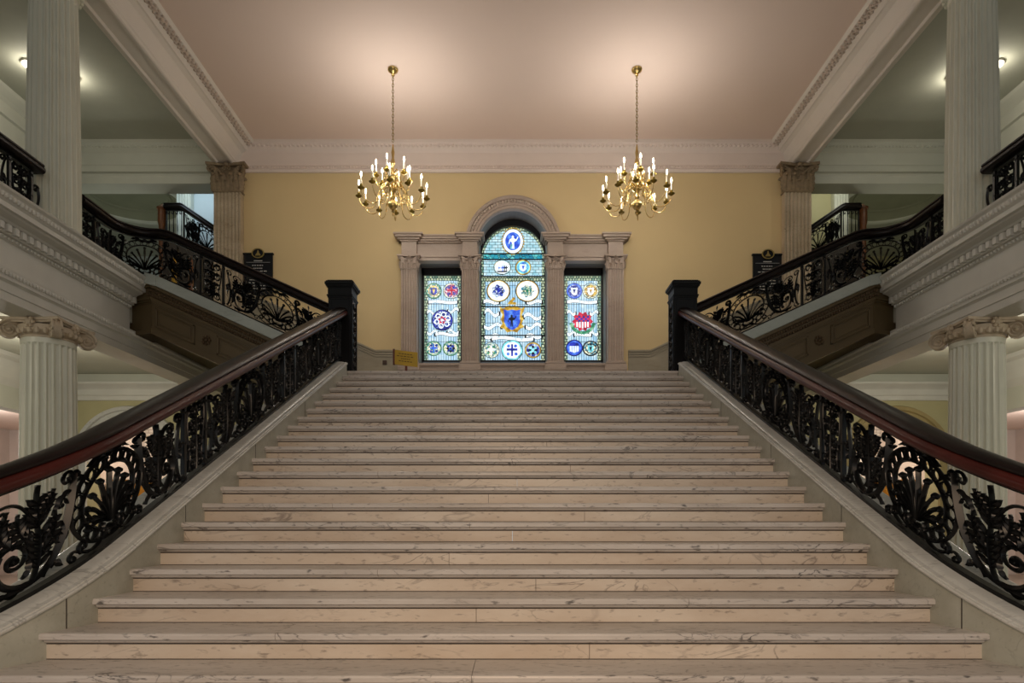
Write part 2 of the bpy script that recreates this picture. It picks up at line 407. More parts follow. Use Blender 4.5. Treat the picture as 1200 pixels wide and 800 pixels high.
def wide_panel(W, H):
    """shell in a beaded ring between acanthus scrolls"""
    k = W/1.93; h = H/.67; S = []
    e = lambda u, v: (u*k, v*h)
    rx, ry = min(.35, .35*k**.4), .30*h; cy = .335*h
    S.append(bar(arc(0, cy, rx, ry, 0, 360, 40), .02, .014)); S.append(bar(arc(0, cy, rx-.085, ry-.075, -60, 240, 32), .018, .014))
    for i in range(20):
        a = 360*i/20; c = cos(math.radians(a)); q = sin(math.radians(a))
        S.append(bar(arc((rx-.043)*c, cy+(ry-.038)*q, .036, .034, 0, 360, 10), .010, .01))
    for a in (-92, -74, -56, -38, -19, 0, 19, 38, 56, 74, 92):
        L = (.37-.0017*abs(a))*h; q = [(.02*sin(math.radians(a)), .14*h)]
        for t in range(12):
            g = math.radians(a*(.55+.06*t)); q.append((q[-1][0]+L/12*sin(g)*1.05, q[-1][1]+L/12*cos(g)))
        S.append((q, [.010, .011, .012, .013, .014, .015, .017, .020, .023, .026, .028, .026, .02], .014))
        S.append(bar(arc(q[-1][0], q[-1][1], .011, .011, 0, 360, 8), .02, .018))
    S.append(bar(arc(0, .13*h, .08, .045, 150, 390, 14), .026, .016))
    for a in (-75, -54, -32, -10, 10, 32, 54, 75):
        L = .2*h; r = math.radians(a); S.append(leaf((.03*sin(r), .15*h), (.1*sin(r), .15*h+.1*cos(r)), (.15*sin(r), .15*h+.15*cos(r)), (L*sin(r), .15*h+L*cos(r)), .02, 1, .01, 6))
    half_ = []
    half_.append(bar(spiral(.095, .10*h, .058, .012, 180, 560), .018))
    half_.append(bar(bez((.05, .11*h), (.1, .0), (.2, .0), (.27, .06*h)), .018)); half_.append(bar(spiral(.25, .085*h, .04, .008, -60, 380, 16), .016))
    half_.append(leaf((.02, .6*h), (.08, .66*h), (.15, .66*h), (.2, .61*h), .05, 3))
    half_.append(bar(spiral(.3, .6*h, .045, .01, 200, 620, 18), .017))
    # great S scroll
    half_.append((bez(e(.33, .62), e(.34, .42), e(.40, .10), e(.60, .05), 16), [.03+.02*sin(PI*i/16) for i in range(17)], .02))
    half_.append((bez(e(.60, .05), e(.74, .03), e(.84, .16), e(.77, .29), 12), .03, .018))
    c = e(.705, .235); half_.append(bar(spiral(c[0], c[1], .085, .014, 40, 480, 24), .022, .014))
    half_.append(bar(arc(c[0], c[1], .018, .018, 0, 360, 8), .02, .02))
    c = e(.375, .60); half_.append(bar(spiral(c[0], c[1], .05, .01, 190, -200, 18), .018))
    # acanthus plant
    half_ += frond(e(.60, .06), e(.52, .25), e(.60, .42), e(.57, .62), .15, 9, .016)
    half_ += frond(e(.57, .20), e(.50, .24), e(.45, .32), e(.46, .42), .095, 5)
    half_ += frond(e(.58, .28), e(.66, .34), e(.70, .40), e(.68, .50), .10, 5)
    half_.append(leaf(e(.46, .16), e(.41, .2), e(.39, .27), e(.42, .34), .05, 3))
    half_.append(leaf(e(.66, .10), e(.60, .13), e(.60, .2), e(.66, .25), .05, 3))
    half_ += frond(e(.70, .31), e(.78, .36), e(.80, .45), e(.74, .54), .085, 5)
    half_.append(leaf(e(.42, .05), e(.46, .12), e(.52, .10), e(.54, .04), .05, 3))
    half_.append(bar(bez(e(.60, .42), e(.64, .55), e(.70, .60), e(.78, .58)), .016)); c = e(.765, .535)
    half_.append(bar(spiral(c[0], c[1], .045, .008, 80, -330, 18), .016))
    # C scroll against the post
    half_.append((bez(e(.93, .03), e(.83, .12), e(.85, .42), e(.93, .60), 14), [.016+.012*sin(PI*i/14) for i in range(15)], .012))
    c = e(.885, .07); half_.append(bar(spiral(c[0], c[1], .045, .008, -20, -420, 18), .016))
    c = e(.885, .585); half_.append(bar(spiral(c[0], c[1], .045, .008, 20, 420, 18), .016))
    half_.append(leaf(e(.86, .25), e(.80, .27), e(.80, .14), e(.84, .10), .055, 3)); half_.append(leaf(e(.87, .38), e(.92, .42), e(.93, .3), e(.91, .22), .05, 3))
    half_.append(bar(spiral(e(.43,0)[0], e(0,.25)[1], .05, .01, 170, 520, 18), .017)); half_.append(bar(spiral(e(.42,0)[0], e(0,.45)[1], .04, .008, -170, -540, 18), .015))
    half_.append(leaf(e(.36, .52), e(.42, .50), e(.46, .46), e(.47, .40), .05, 3)); half_.append(leaf(e(.62, .06), e(.68, .03), e(.76, .03), e(.82, .07), .05, 3))
    half_ += frond(e(.60, .40), e(.54, .47), e(.50, .50), e(.47, .57), .08, 5); half_.append(leaf(e(.80, .20), e(.84, .26), e(.82, .36), e(.78, .42), .05, 3))
    half_.append(leaf((.06, .2*h), (.14, .2*h), (.2, .24*h), (.22, .3*h), .045, 3)); half_.append(bar(spiral(.33, .045*h, .04, .008, 150, -230, 16), .014))
    half_.append(bar(spiral(e(.90, .32)[0], e(0, .32)[1], .04, .008, 150, -230, 16), .014))
    S += half_+mir(half_)
    S.append(leaf((0, .61*h), (0, .63*h), (0, .65*h), (0, .67*h), .08, 2))
    return S
def narrow_panel(W, H):
    k = W/.36; h = H/.67; S = []
    S += frond((0, .03*h), (.005, .2*h), (-.005, .4*h), (0, .62*h), .09, 9, .016)
    hs = []
    for i, cy in enumerate((.09, .245, .42, .575)):
        a = 1 if i % 2 == 0 else -1
        hs.append(bar(spiral(.085*k, cy*h, .07*k, .01, 180-a*60, 180+a*400, 22), .019, .013))
        hs.append(leaf((.02, cy*h), (.06*k, (cy+.05)*h), (.12*k, (cy+.08)*h), (.15*k, (cy+.02)*h), .045, 3))
    hs.append(bar(bez((.15*k, .05*h), (.04*k, .2*h), (.19*k, .3*h), (.15*k, .6*h)), .016))
    S += hs+mir(hs)
    return S
def plain_panel(W, H):
    S = []; n = 4
    for i in range(n):
        u = -W/2+W*(i+.5)/n
        S.append(([(u, .02*H), (u, .2*H), (u, .3*H), (u, .8*H), (u, .98*H)], [.03, .016, .024, .016, .03], .012))
        S.append(bar(spiral(u+.03, .92*H, .03, .006, 180, 520, 14), .012)); S.append(bar(spiral(u+.03, .08*H, .03, .006, 180, -160, 14), .012))
    return S
class Path:
    """plan line with a base height; s runs along it"""
    def __init__(s, fn, s0, s1): s.fn = fn; s.s0 = s0; s.s1 = s1
    def at(s, q):
        a = s.fn(q-.01); b = s.fn(q+.01); t = (b-a); t.z = 0; t.normalize()
        return s.fn(q), Vector((t.y, -t.x, 0))
def iron_mesh(m, strokes, path, sc, v0=0, sgn=1):
    for pts, w, th in strokes:
        n = len(pts)
        W = [q*1.12 for q in w] if hasattr(w, '__len__') else [w*1.2]*n
        th = th*1.5
        vs_ = []
        for i, (u, v) in enumerate(pts):
            a = pts[max(i-1, 0)]; b = pts[min(i+1, n-1)]
            tx, ty = b[0]-a[0], b[1]-a[1]; l = math.hypot(tx, ty) or 1; nx, ny = -ty/l, tx/l
            hw = W[i]/2
            P, N = path.at(sc+sgn*u)
            Pl, _ = path.at(sc+sgn*(u+nx*hw)); Pr, _ = path.at(sc+sgn*(u-nx*hw))
            up = Vector((0, 0, 1))
            vs_ += [Pl+up*(v0+v+ny*hw), P+up*(v0+v)+N*th, Pr+up*(v0+v-ny*hw), P+up*(v0+v)-N*th]
        f = []
        for i in range(n-1):
            for k in range(4): f.append([i*4+k, i*4+(k+1) % 4, (i+1)*4+(k+1) % 4, (i+1)*4+k])
        f.append([0, 1, 2, 3]); f.append([(n-1)*4+k for k in range(4)])
        m.add(vs_, f)
RAILP = [(-.07, 0), (-.09, .006), (-.106, .026), (-.11, .046), (-.104, .066), (-.088, .082), (-.08, .09), (.08, .09), (.088, .082), (.104, .066), (.11, .046), (.106, .026), (.09, .006), (.07, 0)]
RAILT = [(-.078, .084), (-.092, .09), (-.097, .104), (-.088, .122), (-.05, .134), (0, .138), (.05, .134), (.088, .122), (.097, .104), (.092, .09), (.078, .084)]
def frames(path, a, b, n, dz=0):
    out = []
    for i in range(n+1):
        q = a+(b-a)*i/n; P, N = path.at(q); out.append((P+Vector((0, 0, dz)), N, Vector((0, 0, 1))))
    return out
def balustrade(root, path, segs, H, rail=None, rail_mat='mahogany', n=60, rails=True, scroll_at=None):
    """segs: list of ('post', s) / ('wide', s0, s1) / ('narrow', s0, s1)"""
    a, b = rail or (path.s0, path.s1)
    hr = MB().sweep(frames(path, a, b, n, H), RAILP).build('handrail', rail_mat, root, smooth=True, sharp=50)
    MB().sweep(frames(path, a, b, n, H), RAILT).build('rail_cap', 'dark_rail', hr, smooth=True, sharp=50)  # darker cap: shade and dark reflection on the rail top put into colour
    sq = lambda w, h: [(-w, 0), (-w, h), (w, h), (w, 0)]
    MB().sweep(frames(path, path.s0, path.s1, n, H-.022), sq(.018, .018)).build('top_bar', 'iron', root)
    MB().sweep(frames(path, path.s0, path.s1, n, 0), sq(.028, .026)).build('bottom_bar', 'iron', root)
    for sg in segs:
        m = MB()
        if sg[0] == 'post':
            P, N = path.at(sg[1]); T = Vector((-N.y, N.x, 0)); up = Vector((0, 0, 1)); r = .017
            q = [P+N*r+T*r, P-N*r+T*r, P-N*r-T*r, P+N*r-T*r]
            m.hexa(q, [p+up*H for p in q])
            for zz, rr in ((.05, .028), (H*.5, .024), (H-.07, .028)): m.ball(P+up*zz, rr, 8)
            m.build('post', 'iron', root)
        else:
            L = abs(sg[2]-sg[1]); fn = {'wide': wide_panel, 'narrow': narrow_panel, 'plain': plain_panel}[sg[0]]
            iron_mesh(m, fn(L, H-.045), path, (sg[1]+sg[2])/2, .024)
            m.build({'wide': 'shell_panel', 'narrow': 'scroll_panel', 'plain': 'baluster_panel'}[sg[0]], 'iron', root, smooth=True, sharp=60)
for sx, side in SIDES:
    # main flight
    p = Path(lambda d, sx=sx: Vector((sx*(half(d)+.165), d, nose(d)+.148)), 1.5, 10.06)
    r = thing('stair_balustrade', f'black iron scrollwork balustrade with mahogany rail along the {side} side of the broad flight', 'balustrade', (sx*2.66, 9.9, ZL), 'main stair balustrades')
    balustrade(r, p, [('narrow', 1.55, 1.86), ('post', 1.9), ('wide', 1.95, 2.93), ('post', 2.95), ('narrow', 2.965, 3.295), ('post', 3.31), ('wide', 3.33, 5.225), ('post', 5.245), ('narrow', 5.26, 5.585), ('post', 5.60), ('wide', 5.62, 7.51), ('post', 7.53), ('narrow', 7.55, 7.88), ('post', 7.90), ('wide', 7.92, 9.80), ('post', 9.82), ('narrow', 9.83, 10.04)], .645, rail=(1.45, 10.08), n=90)
    # side flight and gallery curve
    def side_path(s, sx=sx):
        x0, x1 = 2.85, 5.57; L1 = x1-x0; R = .5; L2 = R*PI/2
        if s < L1:
            x = x0+s; z = side_nose(x)+.14
            zz = side_nose(5.45)+.14
            if x > 5.3: t = (x-5.3)/.27; z = (side_nose(5.3)+.14)+.4545*.27*(t-.5*t*t)
            return Vector((sx*x, 10.22, z))
        zt = side_nose(5.3)+.14+.4545*.135
        if s < L1+L2:
            a = (s-L1)/R; return Vector((sx*(x1+R*sin(a)), 10.22-R+R*cos(a), zt))
        return Vector((sx*(x1+R), 10.22-R-(s-L1-L2), zt))
    Lt = (5.57-2.85)+.5*PI/2
    s_end = Lt+(9.72-9.08)
    p = Path(side_path, 0.0, s_end)
    r = thing('stair_balustrade', f'black iron balustrade climbing the {side} side flight and curving onto the gallery', 'balustrade', (sx*2.85, 10.22, ZL), 'side flight balustrades')
    a = 4.54-2.85; b = 4.89-2.85; c = s_end-.36
    balustrade(r, p, [('wide', .02, a-.02), ('post', a), ('narrow', a+.015, b-.015), ('post', b), ('wide', b+.02, c-.02), ('post', c), ('narrow', c+.015, s_end-.02)], .66, rail_mat='dark_rail', n=80)
    # near gallery
    zt = side_nose(5.3)+.14+.4545*.135
    p = Path(lambda d, sx=sx, zt=zt: Vector((sx*6.07, d, zt)), 2.0, 8.22)
    r = thing('gallery_balustrade', f'black iron gallery balustrade with dark rail in front of the tall {side} upper column', 'balustrade', (sx*6.07, 8.2, Z2), 'gallery balustrades')
    segs = [('post', 8.2), ('narrow', 7.86, 8.18), ('post', 7.84), ('wide', 5.93, 7.82), ('post', 5.91), ('narrow', 5.57, 5.89), ('post', 5.55), ('wide', 3.64, 5.53), ('post', 3.62)]
    balustrade(r, p, segs, .66, rail=(2.0, 8.31), rail_mat='dark_rail', n=12)
    m = MB(); iron_mesh(m, [bar(bez((0, .02), (.03, .2), (.16, .3), (.09, .48)), .026, .014), bar(spiral(.055, .46, .05, .012, 20, 420), .022, .014), bar(bez((.0, .02), (.04, -.02), (.1, -.0), (.1, .04)), .02, .012)], p, 8.22)
    m.build('end_scroll', 'iron', r)

# ================================================================== NEWEL POSTS
for sx, side in SIDES:
    x0, x1 = 2.49, 2.85; y0, y1 = 10.05, 10.40
    r = thing('newel_post', f'square black carved newel post with moulded cap at the {side} head of the broad flight', 'newel post', (sx*2.67, 10.22, ZL), 'newel posts')
    def bx(m, x0, x1, y0, y1, z0, z1): m.box(sx*x0, sx*x1, y0, y1, z0, z1)
    m = MB(); bx(m, x0, x1, y0, y1, ZL, 4.98); m.build('shaft', 'newel_iron', r, bevel=.006)
    m = MB(); bx(m, x0-.01, x1+.01, y0-.01, y1+.01, 4.93, 4.955); bx(m, x0-.02, x1+.02, y0-.02, y1+.02, 4.955, 4.975)
    bx(m, x0-.005, x1+.005, y0-.005, y1+.005, 4.975, 5.08)
    for i, (e, z0, z1) in enumerate(((.012, 5.08, 5.1), (.03, 5.1, 5.125), (.045, 5.125, 5.165), (.03, 5.165, 5.185), (.01, 5.185, 5.2))): bx(m, x0-e, x1+e, y0-e, y1+e, z0, z1)
    m.build('cap', 'newel_iron', r, bevel=.004)
    # carved scroll strips on inner and front faces
    m = MB(); S = []
    for i in range(9):
        v = .1+i*.115; a = 1 if i % 2 else -1
        S.append(bar(spiral(0, v, .055, .008, 90*a, 90*a+400, 18), .018, .01)); S.append(leaf((a*.06, v-.02), (a*.1, v+.02), (a*.1, v+.07), (a*.04, v+.09), .04, 3))
    fp = Path(lambda s: Vector((sx*(x0-.004), 10.225+s, ZL+.03)), -1, 1)
    iron_mesh(m, S, fp, 0)
    for e in (-.135, .135): m.box(sx*(x0-.012), sx*(x0+.01), 10.225+e-.01, 10.225+e+.01, ZL-.02, 4.92)
    m.build('carved_panel', 'newel_iron', r)
    m = MB(); fp = Path(lambda s: Vector((sx*2.67+s, y0+.001, ZL+.2)), -1, 1)
    for e in (-.14, .14): m.box(sx*2.67+e-.008, sx*2.67+e+.008, y0-.008, y0+.01, ZL, 4.92)
    m.box(sx*2.67-.14, sx*2.67+.14, y0-.008, y0+.01, 4.9, 4.92)
    m.build('front_moulding', 'newel_iron', r)

# ================================================================== COLUMNS
def flute_shaft(m, c, z0, z1, r0, r1, nf=24, depth=.12, pts=6, y_half=False):
    cx, cy = c; n = nf*pts
    zs = [(z0, 0), (z0+.06, 0), (z0+.075, .6), (z0+.1, 1)]
    for i in range(1, 6): zs.append((z0+.1+(z1-.2-z0)*i/6, 1))
    zs += [(z1-.12, 1), (z1-.095, .6), (z1-.08, 0), (z1, 0)]
    v = []; f = []
    for z, k in zs:
        t = (z-z0)/(z1-z0); r = r0+(r1-r0)*(t**1.5)
        for i in range(n):
            q = (i % pts)/pts; dd = k*depth*r*max(0, sin(PI*min(1, max(0, (q-.0)/.83))))**.6 if q < .83 else 0
            a = 2*PI*i/n; v.append((cx+(r-dd)*cos(a), cy+(r-dd)*sin(a), z))
    for j in range(len(zs)-1):
        for i in range(n): f.append([j*n+i, j*n+(i+1) % n, (j+1)*n+(i+1) % n, (j+1)*n+i])
    f.append(list(range(n-1, -1, -1))); f.append([(len(zs)-1)*n+i for i in range(n)])
    m.add(v, f)
def attic_base(m, c, z, r):
    m.box(c[0]-r*1.4, c[0]+r*1.4, c[1]-r*1.4, c[1]+r*1.4, z, z+.12)
    m.lathe([(r*1.36, .12), (r*1.4, .16), (r*1.36, .2), (r*1.2, .215), (r*1.13, .25), (r*1.2, .28), (r*1.24, .3), (r*1.2, .33), (r*1.05, .345), (r, .38)], (c[0], c[1], z), 32)
def ionic_capital(m, c, z0, z1, r):
    cx, cy = c; h = z1-z0
    m.lathe([(r, 0), (r*1.06, .01), (r*1.06, .03), (r*1.0, .04), (r*1.12, .07), (r*1.2, .1), (r*1.16, h-.08)], (cx, cy, z0), 32)
    for i in range(24):
        a = 2*PI*i/24; m.ball((cx+r*1.15*cos(a), cy+r*1.15*sin(a), z0+.085), .034, 6, 1.3)
    A = r*1.22; n = 8; poly = []
    for q in range(4):
        a0 = PI/4+q*PI/2
        p0 = (A*1.45*cos(a0), A*1.45*sin(a0)); p1 = (A*1.45*cos(a0+PI/2), A*1.45*sin(a0+PI/2))
        for i in range(n):
            t = i/n; x = p0[0]*(1-t)+p1[0]*t; y = p0[1]*(1-t)+p1[1]*t; l = math.hypot(x, y); k = 1-.13*sin(PI*t)
            poly.append((cx+x*k, cy+y*k))
    m.prism(poly, 'z', z1-.035, z1)
    m.prism([(cx+(x-cx)*.94, cy+(y-cy)*.94) for x, y in poly], 'z', z1-.06, z1-.03)
    for q in range(4):
        a = PI/4+q*PI/2; dr = Vector((cos(a), sin(a), 0)); pr = Vector((-sin(a), cos(a), 0)); up = Vector((0, 0, 1))
        C = Vector((cx, cy, z1-.155))+dr*(r*1.42)
        # volute: thick spiral and disc
        for sgn in (-1, 1):
            sp = [(C+dr*u+up*v+pr*(sgn*.045)) for u, v in spiral(0, 0, .115, .012, 100, 100-900, 46)]
            m.tube(sp, [.02-.012*i/46 for i in range(47)], 6)
        ring = 20
        v = []; 
        for sgn in (-1, 1):
            for i in range(ring): b = 2*PI*i/ring; v.append(C+dr*.112*cos(b)+up*.112*sin(b)+pr*(sgn*.04))
        f = [list(range(ring)), list(range(2*ring-1, ring-1, -1))]+[[i, (i+1) % ring, ring+(i+1) % ring, ring+i] for i in range(ring)]
        m.add(v, f)
        m.ball(C+pr*.045, .024, 8); m.ball(C-pr*.045, .024, 8)
        # arm from the bell to the volute
        m.tube([Vector((cx, cy, z1-.075))+dr*r*.8, Vector((cx, cy, z1-.062))+dr*r*1.1, C+up*.1-dr*.03, C+up*.112+dr*.02], .032, 6)
        # husk drop
        for i in range(4): m.ball(C-dr*(.13+.05*i)-up*(.0+.015*i)+up*.02, .032-.004*i, 6)
        # flower in the middle of each side
        b = a+PI/4; d2 = Vector((cos(b), sin(b), 0)); Q = Vector((cx, cy, z1-.07))+d2*(r*1.2)
        m.ball(Q, .045, 8)
        p2 = Vector((-sin(b), cos(b), 0))
        for i in range(6):
            g = 2*PI*i/6; m.ball(Q+p2*.05*cos(g)+up*.05*sin(g), .026, 6)
def leaf3d(m, base, out, side, w, h, curl, n=8):
    """acanthus leaf standing against a bell, its tip curling out"""
    up = Vector((0, 0, 1)); v = []; f = []
    for i in range(n+1):
        t = i/n; q = h*(t if t < .8 else .8+.2*sin((t-.8)/.2*PI*.75)/1.0*.6); o = curl*(t**3)*(1 if t < .9 else 1.05)
        if t > .85: q -= h*(t-.85)*1.2
        ww = w*(.75+.25*sin(PI*t))*(1-.55*t**3)*(.8+.2*abs(sin(4*PI*t)))
        P = base+up*q+out*(o+.012)
        v += [P-side*ww-out*.02, P-side*ww*.5+out*.006, P+out*.02, P+side*ww*.5+out*.006, P+side*ww-out*.02]
    for i in range(n):
        for k in range(4): f.append([i*5+k, i*5+k+1, (i+1)*5+k+1, (i+1)*5+k])
    o0 = len(v)
    v += [p-out*.022 for p in list(v)]
    nn = (n+1)*5
    f += [[nn+a for a in reversed(q)] for q in f[:]]
    for i in range(n): f.append([i*5, (i+1)*5, nn+(i+1)*5, nn+i*5]); f.append([i*5+4, nn+i*5+4, nn+(i+1)*5+4, (i+1)*5+4])
    f.append([nn+k for k in range(5)]+[4-k for k in range(5)]); f.append([n*5+k for k in range(5)]+[nn+n*5+4-k for k in range(5)])
    m.add(v, f)
def corinthian_flat(m, xc, w, yf, yb, z0, z1):
    """pilaster capital: flared bell, two rows of leaves, corner volutes, abacus; faces -Y"""
    h = z1-z0; hw = w/2; out = Vector((0, -1, 0)); sd = Vector((1, 0, 0))
    m.prism([(xc-hw, z0), (xc+hw, z0), (xc+hw*1.03, z0+h*.6), (xc+hw*1.25, z1-.04), (xc-hw*1.25, z1-.04), (xc-hw*1.03, z0+h*.6)], 'y', yf+.02, yb)
    m.box(xc-hw*1.08, xc+hw*1.08, yf-.02, yb, z0-.03*h/.5, z0)
    n = 8; pl = [(xc-hw*1.45, yf-.12*hw/.3)]+[(xc-hw*1.45+2.9*hw*i/n, yf-.12*hw/.3+.07*hw/.3*sin(PI*i/n)) for i in range(1, n)]+[(xc+hw*1.45, yf-.12*hw/.3), (xc+hw*1.45, yb), (xc-hw*1.45, yb)]
    m.prism(pl, 'z', z1-h*.1, z1)
    k = h/.58
    for x, wl, hh, z, c in ([(-.62, .2, .42, 0, .07), (0, .22, .42, 0, .08), (.62, .2, .42, 0, .07)] + [(-.98, .17, .7, 0, .1), (-.31, .19, .7, 0, .1), (.31, .19, .7, 0, .1), (.98, .17, .7, 0, .1)]):
        leaf3d(m, Vector((xc+x*hw, yf, z0+z)), out, sd, wl*hw*1.9, hh*h, c*k)
    for s_ in (-1, 1):
        d = Vector((s_*.75, -.65, 0)).normalized(); C = Vector((xc+s_*hw*1.12, yf-.03*k, z1-h*.22))
        m.tube([C+d*u+Vector((0, 0, v)) for u, v in spiral(.02*k, 0, .08*k, .012*k, 120, -500, 26)], [.026*k-.014*k*i/26 for i in range(27)], 6)
        m.tube([Vector((xc+s_*hw*.3, yf-.0, z0+h*.55)), Vector((xc+s_*hw*.7, yf-.04*k, z0+h*.78)), C+Vector((0, 0, .08*k))], .028*k, 6)
        leaf3d(m, Vector((xc+s_*hw*1.0, (yf+yb)/2, z0)), Vector((s_, 0, 0)), Vector((0, 1, 0)), hw*.22, h*.65, .08*k)
        leaf3d(m, Vector((xc+s_*hw*.75, yf-.02, z0+h*.35)), d, Vector((d.y, -d.x, 0)), hw*.25, h*.5, .09*k)
        m.tube([Vector((xc+s_*hw*.06+u, yf-.05*k, z1-h*.2+v)) for u, v in spiral(s_*.045*k, 0, .05*k, .01*k, 90, 90+s_*420, 18)], .016*k, 5)
    m.ball((xc, yf-.07*k, z1-h*.07), .05*k, 8)
def flat_flutes(m, xc, w, yf, yb, z0, z1, nf=7):
    """fluted pilaster shaft with its front at yf"""
    pts = [(xc-w/2, yb), (xc-w/2, yf)]
    u = w/(nf+.35); x = xc-w/2+u*.35
    for i in range(nf):
        pts.append((x, yf))
        for q in (.2, .5, .8): pts.append((x+u*.65*q, yf+u*.3*sin(PI*q)))
        pts.append((x+u*.65, yf)); x += u
    pts += [(xc+w/2, yf), (xc+w/2, yb)]
    m.prism(pts, 'z', z0, z1)
CX, CYL, CYU = 6.17, 8.66, 8.75
for sx, side in SIDES:
    c = (sx*CX, CYL)
    r = thing('column', f'{"left" if sx<0 else "right"} lower white fluted column with scrolled capital under the gallery edge', 'column', (c[0], c[1], 0), 'lower columns')
    m = MB(); flute_shaft(m, c, .38, 3.87, .335, .31); m.build('shaft', 'column_paint', r, smooth=True, sharp=25)
    m = MB(); ionic_capital(m, c, 3.85, 4.1, .3); m.build('capital', 'capital_stone', r, smooth=True)
    m = MB(); attic_base(m, c, 0, .335); m.build('base', 'column_paint', r, smooth=True)
    c = (sx*CX, CYU)
    r = thing('column', f'{side} tall white fluted column standing on the gallery behind the iron rail', 'column', (c[0], c[1], Z2), 'upper columns')
    m = MB(); flute_shaft(m, c, Z2+.06, 8.55, .32, .275); m.build('shaft', 'column_paint', r, smooth=True, sharp=25)
    m = MB(); ionic_capital(m, c, 8.53, 9.03, .275); m.build('capital', 'column_paint', r, smooth=True)
    m = MB(); m.lathe([(.345, 0), (.35, .03), (.335, .05), (.32, .07)], (c[0], c[1], Z2), 32); m.build('base', 'column_paint', r, smooth=True)
    xc = sx*AX(884+50, 13.85)*1.0
    xc = sx*6.06; w_ = .57
    r = thing('pilaster', f'{side} marble wall pilaster with brown leafy capital flanking the yellow wall', 'pilaster', (xc, 13.9, Z2), 'wall pilasters')
    m = MB(); flat_flutes(m, xc, w_, 13.82, D-.02, Z2, 8.47); m.build('shaft', 'pilaster_marble', r)
    m = MB(); corinthian_flat(m, xc, w_, 13.82, D-.02, 8.47, 9.035); m.build('capital', 'carved_stone', r, smooth=True)

# ================================================================== SETTING
# back wall with its three window openings
def WX(px): return AX(px, D)
def WZ(py): return AZ(py, D)
xL0, xL1, xC0, xC1, xR0, xR1 = WX(488.5), WX(541), WX(559.5), WX(640.5), WX(659), WX(710)
zS, zLin = WZ(427), WZ(303)
m = MB(); y0, y1 = D, D+.72
m.box(-2.88, xL0, y0, y1, ZL-.2, ZC); m.box(xR1, 2.88, y0, y1, ZL-.2, ZC)
for sx in (-1, 1): m.box(sx*2.88, sx*5.95, y0, y1, 4.625, ZC)
m.box(xL1, xC0, y0, y1, ZL-.2, ZC); m.box(xC1, xR0, y0, y1, ZL-.2, ZC)
for a, b in ((xL0, xL1), (xC0, xC1), (xR0, xR1)): m.box(a, b, y0, y1, ZL-.2, zS)
for a, b in ((xL0, xL1), (xR0, xR1)): m.box(a, b, y0, y1, zLin, ZC)
aR = (xC1-xC0)/2; aXc = (xC0+xC1)/2; aZ = WZ(243.5)-aR
m.prism([(aXc+aR*cos(a), aZ+aR*sin(a)) for a in [PI*i/24 for i in range(25)]]+[(xC0, ZC), (xC1, ZC)], 'y', y0, y1)
struct(m, 'wall_back', 'wall_yellow', 'yellow end wall around the stained glass windows')
# back wall frieze and cornice
m = MB(); zf = WZ(203)
m.prism([(D, zf), (D-.05, zf), (D-.08, zf+.05), (D-.06, zf+.08), (D-.06, zf+.1), (D-.04, zf+.14), (D-.03, zf+.17), (D-.03, ZC-.2), (D-.06, ZC-.16), (D-.1, ZC-.1), (D-.14, ZC-.03), (D-.2, ZC), (D, ZC)], 'x', -5.9, 5.9)
for i in range(120): m.ball((-5.6+i*.094, D-.105, ZC-.085), .04, 6, .8)
for i in range(180): m.ball((-5.6+i*.0625, D-.07, zf+.1), .02, 5)
struct(m, 'trim_back', 'hall_plaster', 'white plaster frieze along the top of the yellow wall')
m = MB(); m.box(-5.98, 5.98, -3.5, D+.72, ZC, ZC+.2); struct(m, 'ceiling', 'hall_ceiling')
m = MB(); m.box(-16, 16, -3.5, 22, -.2, 0); struct(m, 'floor', 'floor_stone')
